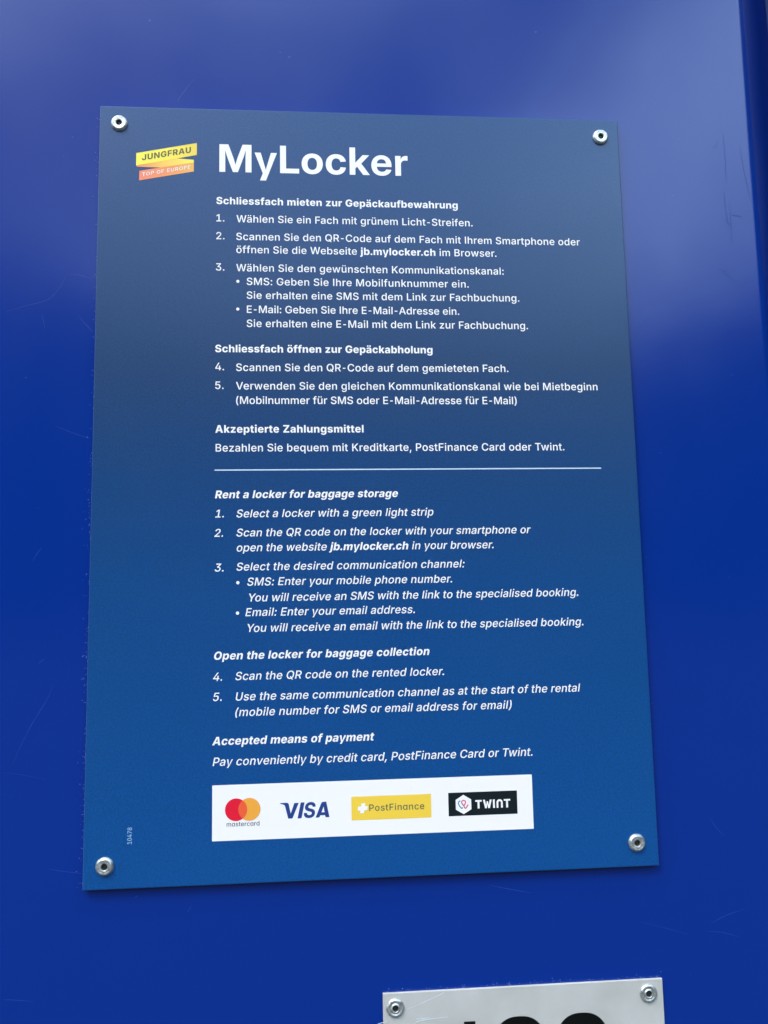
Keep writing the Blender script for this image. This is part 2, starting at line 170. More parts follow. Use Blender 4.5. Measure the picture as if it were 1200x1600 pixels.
"d": "635|256,-8 q195,-8 q95,55 q37,180 37,272 q37,367 q97,492 q197,553 255,553 q300,553 q361,523 q400,477 410,453 414,453 414,728 577,728 577,0 416,0 416,88 410,88 q399,64 q360,20 q299,-8|311,120 q344,120 q392,158 q418,226 418,272 q418,319 q393,387 q345,424 311,424 q276,424 q229,386 q204,318 204,272 q204,227 q229,158 q276,120",
"e": "599|310,-10 q225,-10 q102,58 q37,184 37,271 q37,355 q102,482 q222,553 304,553 q360,553 q455,517 q526,447 q565,343 565,275 565,232 97,232 97,330 486,330 410,306 q410,345 q386,402 q340,433 305,433 q270,433 q222,402 q197,347 197,310 197,241 q197,197 q226,138 q278,109 313,109 q337,109 q375,123 q403,149 411,168 557,143 q543,96 q477,28 q376,-10",
"f": "406|376,546 376,424 10,424 10,546|103,0 103,579 q103,640 q150,721 q233,762 286,762 q322,762 q383,750 398,746 371,626 q361,629 q335,633 322,633 q290,633 q265,604 265,578 265,0",
"g": "637|307,-216 q236,-216 q131,-180 q66,-117 56,-75 197,-44 q203,-59 q230,-85 q274,-101 306,-101 q359,-101 q418,-53 418,-2 418,96 405,96 q395,72 q357,32 q298,7 256,7 q196,7 q96,64 q37,182 37,273 q37,368 q98,492 q198,553 256,553 q300,553 q362,523 q402,477 413,453 418,453 418,546 579,546 579,10 q579,-65 q510,-165 q387,-216|311,128 q345,128 q393,163 q418,228 418,274 q418,320 q393,387 q345,424 311,424 q276,424 q229,386 q204,319 204,274 q204,229 q229,163 q276,128",
"h": "632|221,313 221,0 58,0 58,728 218,728 218,408 207,408 q227,475 q314,553 385,553 q442,553 q527,502 q573,410 573,347 573,0 410,0 410,317 q410,364 q362,418 318,418 q290,418 q246,393 q221,346",
"i": "279|58,0 58,546 221,546 221,0|140,612 q104,612 q54,659 54,692 q54,726 q104,772 140,772 q175,772 q225,726 225,692 q225,659 q175,612",
"j": "279|58,546 221,546 221,-25 q221,-90 q169,-169 q72,-204 6,-204 -28,-204 -28,-79 -7,-79 q29,-79 q58,-51 58,-22|140,612 q104,612 q54,659 54,692 q54,726 q104,772 140,772 q175,772 q226,726 226,692 q226,659 q175,612",
"k": "589|205,150 205,345 229,345 392,546 579,546 348,268 306,268|58,0 58,728 221,728 221,0|398,0 247,232 355,347 587,0",
"l": "268|55,0 55,728 212,728 212,0",
"m": "923|58,0 58,546 209,546 218,406 206,406 q219,458 q269,523 q336,554 373,554 q431,554 q503,478 522,395 503,395 q516,451 q573,521 q649,554 690,554 q741,554 q820,509 q865,427 865,368 865,0 701,0 701,333 q701,376 q656,419 622,419 q596,419 q560,397 q540,357 540,330 540,0 383,0 383,336 q383,374 q339,419 304,419 q280,419 q243,397 q221,356 221,326 221,0",
"n": "631|221,313 221,0 58,0 58,546 212,546 215,408 207,408 q227,475 q314,553 385,553 q442,553 q527,502 q573,410 573,347 573,0 410,0 410,317 q410,364 q362,418 318,418 q290,418 q246,393 q221,346",
"o": "617|309,-10 q224,-10 q102,60 q37,187 37,271 q37,355 q102,482 q224,553 309,553 q393,553 q515,482 q581,355 581,271 q581,187 q515,60 q393,-10|309,115 q343,115 q391,155 q415,226 415,272 q415,318 q391,388 q343,427 309,427 q274,427 q227,388 q203,318 203,272 q203,226 q227,155 q274,115",
"p": "635|58,-204 58,546 219,546 219,453 225,453 q236,477 q274,523 q336,553 380,553 q439,553 q538,492 q599,367 599,272 q599,180 q540,55 q441,-8 379,-8 q337,-8 q276,20 q236,64 225,88 221,88 221,-204|325,120 q360,120 q407,158 q431,227 431,272 q431,318 q407,386 q360,424 325,424 q291,424 q243,387 q218,319 218,272 q218,226 q243,158 q291,120",
"r": "416|58,0 58,546 216,546 216,448 222,448 q237,501 q306,553 351,553 q363,553 q389,550 399,547 399,404 q388,408 q349,412 333,412 q301,412 q250,385 q221,335 221,302 221,0",
"s": "570|284,-10 q215,-10 q110,29 q43,102 34,154 185,178 q196,142 q246,105 290,105 q327,105 q370,133 370,154 q370,174 q337,198 303,205 208,224 q127,240 q48,318 48,381 q48,435 q106,512 q212,553 284,553 q352,553 q451,516 q512,449 521,403 377,380 q369,407 q323,439 287,439 q255,439 q210,413 210,390 q210,373 q238,347 274,339 377,320 q458,304 q537,232 537,172 q537,117 q472,35 q358,-10",
"t": "377|346,546 346,424 10,424 10,546|83,676 246,676 246,165 q246,142 q267,120 292,120 q300,120 q332,124 339,126 360,6 q333,-2 q281,-8 257,-8 q172,-8 q83,73 83,150",
"u": "632|247,-7 q190,-7 q105,44 q58,136 58,199 58,546 221,546 221,229 q221,182 q270,128 313,128 q342,128 q386,153 q410,200 410,233 410,546 573,546 573,0 420,0 417,137 425,137 q404,71 q318,-7",
"w": "859|170,0 10,546 181,546 223,354 q234,299 q262,170 273,93 256,93 q268,169 q298,298 311,354 357,546 503,546 547,354 q559,298 q590,170 602,93 585,93 q596,169 q622,298 634,354 676,546 849,546 688,0 522,0 464,200 q456,230 q439,306 q423,385 415,417 443,417 q435,385 q419,306 q402,229 393,200 336,0",
"y": "610|12,546 185,546 305,60 428,546 598,546 324,-205 154,-205 220,-24",
"z": "578|57,0 57,95 317,414 317,417 66,417 66,546 512,546 512,441 270,132 270,129 521,129 521,0",
"\u00e4": "586|211,-10 q159,-10 q77,26 q30,98 30,152 q30,197 q63,259 q120,298 q193,318 234,322 q281,326 q338,335 q365,353 365,370 365,372 q365,393 q346,421 q312,436 287,436 q262,436 q224,421 q200,395 195,377 46,398 q58,445 q122,514 q222,553 288,553 q337,553 q424,530 q490,484 q528,415 528,370 528,0 374,0 374,76 369,76 q355,49 q310,11 q250,-10|259,100 q290,100 q338,124 q366,167 366,195 366,249 q359,245 q336,238 q308,232 q280,228 268,226 q242,222 q205,205 q186,178 186,159 q186,140 q205,113 q238,100|402,617 q370,617 q324,661 324,692 q324,723 q370,767 402,767 q434,767 q479,723 479,692 q479,661 q434,617|182,617 q150,617 q105,661 105,692 q105,723 q150,767 182,767 q215,767 q260,723 260,692 q260,661 q215,617",
"\u00f6": "617|309,-10 q224,-10 q102,60 q37,187 37,271 q37,355 q102,482 q224,553 309,553 q393,553 q515,482 q581,355 581,271 q581,187 q515,60 q393,-10|309,115 q343,115 q391,155 q415,226 415,272 q415,318 q391,388 q343,427 309,427 q274,427 q227,388 q203,318 203,272 q203,226 q227,155 q274,115|418,617 q386,617 q341,661 341,692 q341,723 q386,767 418,767 q450,767 q496,723 496,692 q496,661 q450,617|199,617 q167,617 q121,661 121,692 q121,723 q167,767 199,767 q231,767 q276,723 276,692 q276,661 q231,617"
},
"T": {
"L": "560|60,0 60,728 208,728 208,125 532,125 532,0",
"M": "910|60,0 60,728 280,728 401,387 q409,364 q428,294 q449,216 q467,144 472,119 439,119 q445,144 q462,216 q483,294 q502,364 509,387 629,728 850,728 850,0 703,0 703,347 q703,371 q705,440 q707,518 q709,599 709,634 723,634 q713,595 q689,512 q667,434 q647,369 639,347 516,0 394,0 269,347 q262,369 q241,434 q218,512 q194,595 183,634 200,634 q200,599 q202,519 q204,441 q206,371 206,347 206,0",
"c": "569|295,-11 q216,-11 q98,58 q34,182 34,263 q34,345 q98,469 q216,539 295,539 q345,539 q429,511 q492,460 q532,389 537,345 401,334 q397,354 q380,388 q354,411 q319,424 297,424 q259,424 q206,384 q179,312 179,263 q179,216 q206,143 q259,103 297,103 q319,103 q354,116 q380,140 q397,174 401,196 538,184 q533,141 q494,69 q430,17 q345,-11",
"e": "576|296,-11 q216,-11 q98,58 q34,181 34,263 q34,344 q98,468 q214,539 290,539 q345,539 q438,502 q507,432 q544,331 544,267 544,228 89,228 89,319 475,319 409,296 q409,337 q382,397 q330,430 292,430 q255,430 q202,397 q174,338 174,299 174,236 q174,192 q204,130 q261,97 300,97 q327,97 q370,112 q400,142 407,162 538,152 q527,103 q460,30 q359,-11",
"k": "562|186,155 186,325 204,325 386,529 553,529 318,264 285,264|56,0 56,728 199,728 199,0|395,0 231,232 326,333 564,0",
"o": "594|297,-11 q218,-11 q99,57 q34,181 34,263 q34,346 q99,470 q218,539 297,539 q377,539 q495,470 q561,346 561,263 q561,181 q495,57 q377,-11|297,104 q335,104 q388,143 q416,216 416,263 q416,312 q388,384 q335,424 297,424 q260,424 q207,384 q179,312 179,263 q179,215 q207,143 q260,104",
"r": "387|56,0 56,529 195,529 195,438 198,438 q213,486 q278,534 326,534 q339,534 q362,533 371,531 371,407 q362,408 q326,411 309,411 q278,411 q228,384 q199,331 199,294 199,0",
"y": "573|10,529 161,529 286,78 413,529 563,529 291,-205 141,-205 212,-15"
}
}
TEXT=[('T', 'MyLocker', 46.68, 121.96, 26.56),
 ('H', 'Schliessfach mieten zur Gepäckaufbewahrung', 45.59, 141.79, 40.09),
 ('N', '1.', 45.62, 0, 47.27),
 ('B', 'Wählen Sie ein Fach mit grünem Licht-Streifen.', 53.45, 147.62, 47.48),
 ('N', '2.', 45.61, 0, 54.64),
 ('B', 'Scannen Sie den QR-Code auf dem Fach mit Ihrem Smartphone oder', 53.37, 191.43, 54.81),
 ('B', 'öffnen Sie die Webseite *jb.mylocker.ch* im Browser.', 53.4, 156.9, 60.17),
 ('N', '3.', 45.49, 0, 67.46),
 ('B', 'Wählen Sie den gewünschten Kommunikationskanal:', 53.39, 159.6, 67.63),
 ('B', 'SMS: Geben Sie Ihre Mobilfunknummer ein.', 57.44, 145.23, 73.19),
 ('B', 'Sie erhalten eine SMS mit dem Link zur Fachbuchung.', 57.44, 165.53, 78.79),
 ('B', 'E-Mail: Geben Sie Ihre E-Mail-Adresse ein.', 57.52, 141.06, 84.51),
 ('B', 'Sie erhalten eine E-Mail mit dem Link zur Fachbuchung.', 57.44, 168.6, 90.18),
 ('H', 'Schliessfach öffnen zur Gepäckabholung', 45.4, 129.94, 100.36),
 ('N', '4.', 45.48, 0, 107.52),
 ('B', 'Scannen Sie den QR-Code auf dem gemieteten Fach.', 53.41, 159.98, 107.78),
 ('N', '5.', 45.47, 0, 114.93),
 ('B', 'Verwenden Sie den gleichen Kommunikationskanal wie bei Mietbeginn', 53.38, 195.71, 115.09),
 ('B', '(Mobilnummer für SMS oder E-Mail-Adresse für E-Mail)', 53.43, 162.84, 120.8),
 ('H', 'Akzeptierte Zahlungsmittel', 45.6, 102.22, 132.04),
 ('B', 'Bezahlen Sie bequem mit Kreditkarte, PostFinance Card oder Twint.', 45.75, 181.13, 139.35),
 ('R', 'rule', 45.43, 195.56, 146.51),
 ('HI', 'Rent a locker for baggage storage', 45.6, 114.81, 157.31),
 ('NI', '1.', 45.75, 0, 164.58),
 ('I', 'Select a locker with a green light strip', 53.51, 128.37, 164.64),
 ('NI', '2.', 45.43, 0, 171.9),
 ('I', 'Scan the QR code on the locker with your smartphone or', 53.52, 165.94, 171.87),
 ('I', 'open the website *jb.mylocker.ch* in your browser.', 53.58, 151.52, 177.53),
 ('NI', '3.', 45.54, 0, 184.92),
 ('I', 'Select the desired communication channel:', 53.55, 139.75, 184.71),
 ('I', 'SMS: Enter your mobile phone number.', 57.54, 135.02, 190.38),
 ('I', 'You will receive an SMS with the link to the specialised booking.', 57.78, 183.92, 196.3),
 ('I', 'Email: Enter your email address.', 57.0, 120.48, 201.72),
 ('I', 'You will receive an email with the link to the specialised booking.', 57.24, 185.39, 207.58),
 ('HI', 'Open the locker for baggage collection', 45.33, 125.41, 217.49),
 ('NI', '4.', 45.11, 0, 225.12),
 ('I', 'Scan the QR code on the rented locker.', 53.22, 130.96, 225.05),
 ('NI', '5.', 45.12, 0, 232.39),
 ('I', 'Use the same communication channel as at the start of the rental', 53.33, 182.5, 232.47),
 ('I', '(mobile number for SMS or email address for email)', 53.18, 156.08, 238.09),
 ('HI', 'Accepted means of payment', 45.02, 103.95, 248.25),
 ('I', 'Pay conveniently by credit card, PostFinance Card or Twint.', 45.24, 163.52, 255.59)]
SCRATCHES=[[[36.08, -14.48], [32.81, -9.65], [30.56, -6.26], [29.57, -4.02]], [[-34.05, 83.97], [-26.98, 81.6], [-18.68, 78.94], [-14.01, 73.48], [-11.97, 68.54]], [[-11.97, 68.54], [-6.87, 68.99], [-1.98, 70.48]], [[-20.9, 85.11], [-20.11, 87.66], [-19.54, 90.71]], [[-7.21, 85.24], [-3.99, 89.05], [-1.52, 91.84]], [[-14.93, 128.59], [-8.96, 131.07], [-1.79, 133.56]], [[-30.51, 255.79], [-23.78, 256.68], [-14.32, 258.79]], [[-12.78, 289.81], [-8.32, 290.65], [-0.5, 291.85]], [[-12.77, 225.25], [-14.67, 230.25], [-19.41, 238.33], [-23.02, 245.47], [-26.13, 253.25]], [[-21.62, 180.2], [-19.42, 176.42], [-18.07, 175.24]], [[-18.22, 217.51], [-15.99, 215.72]], [[232.05, 281.19], [233.83, 284.55], [237.36, 288.2]], [[202.43, 317.39], [212.09, 320.1], [220.55, 322.76]], [[229.45, 319.3], [235.85, 316.62], [243.49, 314.66]], [[228.02, 321.97], [234.18, 322.71], [240.27, 324.59]], [[146.19, 302.0], [154.52, 303.94], [161.69, 305.38]], [[249.8, 61.35], [253.24, 63.24]], [[-26.77, 332.87], [-21.34, 333.37], [-16.55, 334.04]], [[14.75, 266.95], [16.15, 269.69]], [[17.56, 300.92], [18.9, 300.11]], [[36.32, 306.78], [37.65, 304.43]], [[56.06, 286.4], [56.98, 284.65]]]
DARK_SCRATCHES=[[[255.09, 29.08], [255.33, 37.54], [256.0, 43.71]], [[257.29, 33.27], [257.14, 43.13], [256.92, 50.13]], [[253.98, 40.94], [257.6, 44.52]], [[250.82, 62.45], [254.92, 66.53], [260.06, 71.43]], [[256.62, 3.33], [256.65, 14.81], [256.51, 24.79]], [[263.52, 8.9], [264.64, 20.33], [266.94, 34.48]], [[253.04, 62.14], [253.45, 64.07]], [[256.96, 49.57], [257.16, 50.68]], [[251.14, 9.8], [253.18, 8.6], [253.86, 6.86]], [[222.27, 10.57], [223.34, 11.11]], [[257.7, 39.18], [262.37, 39.94]]]
RINGS=[[18.21, -39.3, 0.41], [74.48, -25.36, 0.41], [70.84, -27.21, 0.26], [177.8, -40.45, 0.41]]
PLATE_SCRATCHES=[[[114.48, 343.01], [120.55, 340.94], [128.08, 338.07]], [[116.44, 348.08], [119.94, 346.97], [129.24, 346.39]], [[103.79, 347.4], [107.25, 346.72]], [[117.64, 346.42], [122.74, 346.26]]]
SH={'band_top': [[14.31, 19.56], [37.83, 14.7], [37.86, 19.75], [14.32, 24.7]],
 'band_mid': [[14.32, 24.75], [29.8, 21.33], [36.68, 21.8], [36.69, 22.88], [23.75, 25.35], [14.82, 25.28]],
 'band_low': [[15.59, 26.97], [36.69, 22.74], [36.72, 26.69], [15.6, 30.91]],
 'jung': [[16.52, 22.67], [35.53, 18.87], [35.51, 16.3]],
 'top': [[16.74, 29.26], [35.33, 25.6], [35.32, 24.12]],
 'mc': [[53.73, 271.17], [49.85, 271.04], [58.56, 271.27], [62.44, 271.41], [50.35, 277.0], [62.05, 277.06]],
 'V': [[69.53, 269.47], [71.9, 269.4], [72.39, 269.55], [72.67, 269.91], [73.37, 273.27], [74.71, 269.63], [76.29, 269.57], [74.0, 275.0], [72.45, 275.0], [71.32, 270.58], [71.03, 270.19], [70.45, 269.93], [69.59, 269.71]],
 'I': [[77.03, 269.52], [78.4, 269.51], [77.28, 275.04], [75.83, 275.07]],
 'S': [[78.24, 275.08], [82.62, 269.47], [78.15, 274.85], [82.31, 274.81]],
 'A': [[82.37, 275.04], [84.44, 270.1], [84.69, 269.73], [85.08, 269.56], [86.31, 269.51], [87.41, 275.0], [86.0, 275.0], [85.81, 274.25], [84.1, 274.24], [83.72, 275.01]],
 'Ah': [[84.52, 273.24], [85.32, 271.17], [85.65, 273.24]],
 'pf': [[95.44, 268.24], [124.97, 268.05], [124.83, 276.48], [95.45, 276.55]],
 'pfx': [[99.56, 272.35], [101.34, 272.41], [99.55, 273.14]],
 'pft': [[102.01, 273.49], [122.33, 273.47], [102.11, 271.11]],
 'tw': [[131.27, 268.03], [157.14, 267.94], [157.05, 276.26], [131.31, 276.39]],
 'hex': [[136.94, 268.86], [139.81, 270.57], [139.82, 274.11], [136.89, 275.77], [134.01, 274.07], [134.02, 270.59]],
 'teal': [[135.73, 270.93], [135.09, 271.36], [134.98, 272.05], [135.54, 273.05], [136.17, 273.71], [136.56, 273.38]],
 'pink': [[138.6, 272.36], [137.6, 273.76], [136.41, 272.1], [136.24, 271.49], [136.92, 270.97], [137.63, 271.36], [137.56, 272.04], [136.92, 272.75]],
 'twt': [[141.36, 270.96], [143.76, 270.93], [142.34, 273.97], [144.24, 270.95], [147.49, 270.88], [148.02, 270.85], [148.54, 273.85], [149.43, 273.99], [151.6, 273.91], [152.02, 270.87], [154.44, 270.89], [153.04, 273.96]],
 'box': [[45.11, 262.42], [163.02, 262.35], [162.93, 281.97], [45.21, 281.94]],
 'plate': [[105.82, 337.36], [209.37, 337.12]],
 'prv': [[110.27, 342.28], [203.7, 342.12]],
 'digits': [[135.02, 347.89], [139.15, 347.96], [155.27, 347.55], [178.79, 347.52], [147.23, 349.71], [163.14, 350.56], [169.49, 350.5], [186.79, 351.43]],
 'serial': [[16.89, 282.0], [16.81, 277.14], [15.25, 281.94]],
 'bul': [[54.04, 71.75], [54.01, 83.0], [54.22, 189.2], [54.12, 200.51]],
 'edge': [[267.31, -58.91], [268.59, 56.91], [281.18, -59.5]],
 'riv': [[7.58, 7.35], [202.23, 7.87], [201.65, 288.42], [7.58, 289.07]]}

ZC = 1.5
def P(u, v, d=0.0):
    """a point of the wall plane; d = millimetres in front of the door sheet"""
    return Vector(((u - 105.0) / 1000.0, -d / 1000.0, ZC + (148.5 - v) / 1000.0))
SIGN_BACK, SIGN_FRONT = 1.0, 2.6
PRINT = SIGN_FRONT + 0.05

# ------------------------------------------------------------------ materials
def srgb(r, g, b):
    f = lambda c: (c / 255 / 12.92) if c / 255 <= 0.04045 else ((c / 255 + 0.055) / 1.055) ** 2.4
    return (f(r), f(g), f(b), 1)

def material(name, color, rough=0.5, metal=0.0, spec=0.5):
    m = bpy.data.materials.new(name); m.use_nodes = True
    b = m.node_tree.nodes["Principled BSDF"]
    b.inputs["Base Color"].default_value = color
    b.inputs["Roughness"].default_value = rough
    b.inputs["Metallic"].default_value = metal
    b.inputs["Specular IOR Level"].default_value = spec
    return m

def nodes(m): return m.node_tree.nodes, m.node_tree.links, m.node_tree.nodes["Principled BSDF"]

def noise(n, l, scale, detail=3.0, coord="Object", vec_scale=None):
    tc = n.new("ShaderNodeTexCoord"); t = n.new("ShaderNodeTexNoise")
    t.inputs["Scale"].default_value = scale; t.inputs["Detail"].default_value = detail
    if vec_scale:
        mp = n.new("ShaderNodeMapping"); mp.inputs["Scale"].default_value = vec_scale
        l.new(tc.outputs[coord], mp.inputs["Vector"]); l.new(mp.outputs["Vector"], t.inputs["Vector"])
    else:
        l.new(tc.outputs[coord], t.inputs["Vector"])
    return t

def remap(n, l, sock, a, b, c, d):
    r = n.new("ShaderNodeMapRange")
    for k, v in zip(("From Min", "From Max", "To Min", "To Max"), (a, b, c, d)): r.inputs[k].default_value = v
    l.new(sock, r.inputs["Value"]); return r.outputs["Result"]

def bump(n, l, b, sock, strength, dist):
    bp = n.new("ShaderNodeBump"); bp.inputs["Strength"].default_value = strength; bp.inputs["Distance"].default_value = dist
    l.new(sock, bp.inputs["Height"]); l.new(bp.outputs["Normal"], b.inputs["Normal"]); return bp

# door paint: deep ultramarine enamel, faintly wavy sheet, fine orange peel, smeared haze in the gloss
PAINT = material("blue_enamel", (0.0, 0.0225, 0.205, 1), 0.2, 0, 0.36)
n, l, b = nodes(PAINT)
big = noise(n, l, 9.0, 2.0)
fine = noise(n, l, 900.0, 2.0)
smear = noise(n, l, 22.0, 5.0, vec_scale=(1, 1, 0.5))
l.new(remap(n, l, smear.outputs["Fac"], 0.15, 0.85, 0.13, 0.24), b.inputs["Roughness"])
b2 = n.new("ShaderNodeBump"); b2.inputs["Strength"].default_value = 0.035; b2.inputs["Distance"].default_value = 0.0004
l.new(fine.outputs["Fac"], b2.inputs["Height"])
b1 = n.new("ShaderNodeBump"); b1.inputs["Strength"].default_value = 0.28; b1.inputs["Distance"].default_value = 0.003
l.new(big.outputs["Fac"], b1.inputs["Height"]); l.new(b2.outputs["Normal"], b1.inputs["Normal"])
l.new(b1.outputs["Normal"], b.inputs["Normal"])

# printed laminate of the board: blue by height, darkest above the middle and brightest at the foot
LAM = material("printed_laminate", (0.01, 0.05, 0.2, 1), 0.42, 0, 0.46)
n, l, b = nodes(LAM)
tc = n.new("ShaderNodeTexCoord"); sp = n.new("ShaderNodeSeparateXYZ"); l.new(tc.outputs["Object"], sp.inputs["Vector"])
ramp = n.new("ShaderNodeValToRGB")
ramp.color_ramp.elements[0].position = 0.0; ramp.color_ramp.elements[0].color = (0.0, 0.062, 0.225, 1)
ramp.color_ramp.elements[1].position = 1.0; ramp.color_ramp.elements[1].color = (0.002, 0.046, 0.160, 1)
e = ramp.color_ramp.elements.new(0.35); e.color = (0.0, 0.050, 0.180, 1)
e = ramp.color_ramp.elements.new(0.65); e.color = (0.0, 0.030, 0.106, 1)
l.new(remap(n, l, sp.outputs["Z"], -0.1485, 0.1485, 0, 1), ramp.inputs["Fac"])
grain = noise(n, l, 1500.0, 2.0)
mx = n.new("ShaderNodeMix"); mx.data_type = 'RGBA'; mx.blend_type = 'MULTIPLY'; mx.inputs["Factor"].default_value = 1.0
l.new(ramp.outputs["Color"], mx.inputs["A"])
gv = remap(n, l, grain.outputs["Fac"], 0.3, 0.7, 0.78, 1.22)
cmb = n.new("ShaderNodeCombineColor")
for k in ("Red", "Green", "Blue"): l.new(gv, cmb.inputs[k])
l.new(cmb.outputs["Color"], mx.inputs["B"])
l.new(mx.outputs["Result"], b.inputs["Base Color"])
gl2 = noise(n, l, 700.0, 2.0)
bump(n, l, b, gl2.outputs["Fac"], 0.16, 0.0001)
sm = noise(n, l, 14.0, 3.0)
l.new(remap(n, l, sm.outputs["Fac"], 0.15, 0.85, 0.28, 0.36), b.inputs["Roughness"])

SHEET_EDGE = material("board_core", srgb(120, 150, 200), 0.5)
WHITE = material("white_print", (0.90, 0.82, 0.77, 1), 0.4)
LINE_BLUE = material("pale_blue_line", (0.58, 0.66, 0.76, 1), 0.4)
DARK_OLIVE = material("olive_print", srgb(70, 72, 22), 0.45)
BLACK = material("black_print", (0.003, 0.003, 0.0025, 1), 0.5, 0, 0.15)
RED = material("red_print", srgb(226, 8, 44), 0.45)
AMBER = material("amber_print", srgb(240, 160, 55), 0.45)
ORANGE = material("orange_print", srgb(238, 88, 46), 0.45)
INDIGO = material("indigo_print", srgb(26, 56, 122), 0.45)
YELLOW = material("yellow_print", srgb(242, 198, 62), 0.45)
GREEN_GREY = material("dark_green_print", srgb(62, 88, 72), 0.45)
GREY = material("grey_print", srgb(48, 52, 62), 0.45)
CHARCOAL = material("charcoal_print", srgb(10, 22, 26), 0.45, 0, 0.3)
TEAL = material("teal_print", srgb(60, 140, 175), 0.45)
PINK = material("pink_print", srgb(214, 78, 108), 0.45)
LEMON = material("lemon_print", srgb(242, 228, 62), 0.45)

def gradient(name, stops, u0, u1):
    m = material(name, (1, 1, 1, 1), 0.45); n, l, b = nodes(m)
    tc = n.new("ShaderNodeTexCoord"); sp = n.new("ShaderNodeSeparateXYZ"); l.new(tc.outputs["Object"], sp.inputs["Vector"])
    r = n.new("ShaderNodeValToRGB")
    r.color_ramp.elements[0].color = stops[0]; r.color_ramp.elements[1].color = stops[-1]
    for i, s in enumerate(stops[1:-1]):
        e = r.color_ramp.elements.new((i + 1) / (len(stops) - 1)); e.color = s
    l.new(remap(n, l, sp.outputs["X"], (u0 - 105) / 1000, (u1 - 105) / 1000, 0, 1), r.inputs["Fac"])
    l.new(r.outputs["Color"], b.inputs["Base Color"]); return m
FOLD = gradient("folded_ribbon_print", [srgb(235, 120, 70), srgb(246, 190, 70), srgb(246, 222, 70)], 14, 36)
CORAL = gradient("coral_ribbon_print", [srgb(244, 128, 84), srgb(243, 138, 72), srgb(240, 172, 64)], 15.5, 36.8)
TOPBAND = gradient("yellow_ribbon_print", [srgb(250, 228, 60), srgb(250, 222, 60), srgb(238, 200, 60)], 14, 38)

ALU = material("brushed_aluminium", (0.50, 0.505, 0.51, 1), 0.42, 0.25)
n, l, b = nodes(ALU)
br = noise(n, l, 260.0, 4.0, vec_scale=(9.0, 1.0, 0.35))
cl = noise(n, l, 45.0, 5.0)
l.new(remap(n, l, br.outputs["Fac"], 0.25, 0.75, 0.34, 0.50), b.inputs["Roughness"])
r2 = n.new("ShaderNodeValToRGB")
r2.color_ramp.elements[0].position = 0.3; r2.color_ramp.elements[0].color = (0.53, 0.50, 0.45, 1)
r2.color_ramp.elements[1].position = 0.72; r2.color_ramp.elements[1].color = (0.67, 0.635, 0.58, 1)
l.new(cl.outputs["Fac"], r2.inputs["Fac"]); l.new(r2.outputs["Color"], b.inputs["Base Color"])
bump(n, l, b, br.outputs["Fac"], 0.25, 0.0002)

RIVET = material("rivet_aluminium", (0.78, 0.77, 0.74, 1), 0.30, 0.9)
n, l, b = nodes(RIVET)
rn = noise(n, l, 900.0, 4.0)
l.new(remap(n, l, rn.outputs["Fac"], 0.3, 0.7, 0.32, 0.58), b.inputs["Roughness"])
rc = n.new("ShaderNodeValToRGB")
rc.color_ramp.elements[0].position = 0.3; rc.color_ramp.elements[0].color = (0.42, 0.41, 0.38, 1)
rc.color_ramp.elements[1].position = 0.6; rc.color_ramp.elements[1].color = (0.66, 0.65, 0.61, 1)
l.new(rn.outputs["Fac"], rc.inputs["Fac"]); l.new(rc.outputs["Color"], b.inputs["Base Color"])
bump(n, l, b, rn.outputs["Fac"], 0.5, 0.00025)
HOLE = material("dark_steel", (0.03, 0.028, 0.024, 1), 0.5, 0.6)
SCUFF = material("scuffed_paint", (0.016, 0.058, 0.31, 1), 0.45)
FAINT_SCUFF = material("faint_scuffed_paint", (0.004, 0.028, 0.235, 1), 0.35)
DEEP_SCRATCH = material("deep_scratch", (0.003, 0.012, 0.10, 1), 0.8, 0, 0.1)
DUST = material("pale_dust", (0.20, 0.26, 0.50, 1), 0.8)
BRIGHT_SCRATCH = material("bright_scratch", (0.85, 0.86, 0.87, 1), 0.35, 0.4)

# ------------------------------------------------------------------ object helpers
def link(name, bm_or_mesh, mat=None, parent=None, kind=None, loc=None):
    if isinstance(bm_or_mesh, bmesh.types.BMesh):
        me = bpy.data.meshes.new(name); bm_or_mesh.to_mesh(me); bm_or_mesh.free()
    else:
        me = bm_or_mesh
    if mat and not me.materials: me.materials.append(mat)
    o = bpy.data.objects.new(name, me); C.objects.link(o)
    if loc is not None: o.location = loc
    if parent: o.parent = parent
    if kind: o["kind"] = kind
    return o

def thing(name, label, cat, loc, group=None):
    o = bpy.data.objects.new(name, None); C.objects.link(o)
    o.empty_display_size = 0.02; o.location = loc
    o["label"] = label; o["category"] = cat
    if group: o["group"] = group
    return o

def smooth(o, ang=40):
    for p in o.data.polygons: p.use_smooth = True
    o.data.set_sharp_from_angle(angle=math.radians(ang))

def box_bm(x0, x1, y0, y1, z0, z1, bevel=0.0, seg=2):
    bm = bmesh.new()
    bmesh.ops.create_cube(bm, size=1)
    for v in bm.verts:
        v.co = Vector(((x0 + x1) / 2 + v.co.x * (x1 - x0), (y0 + y1) / 2 + v.co.y * (y1 - y0), (z0 + z1) / 2 + v.co.z * (z1 - z0)))
    if bevel: bmesh.ops.bevel(bm, geom=bm.edges[:], offset=bevel, segments=seg, profile=0.5, affect='EDGES')
    return bm

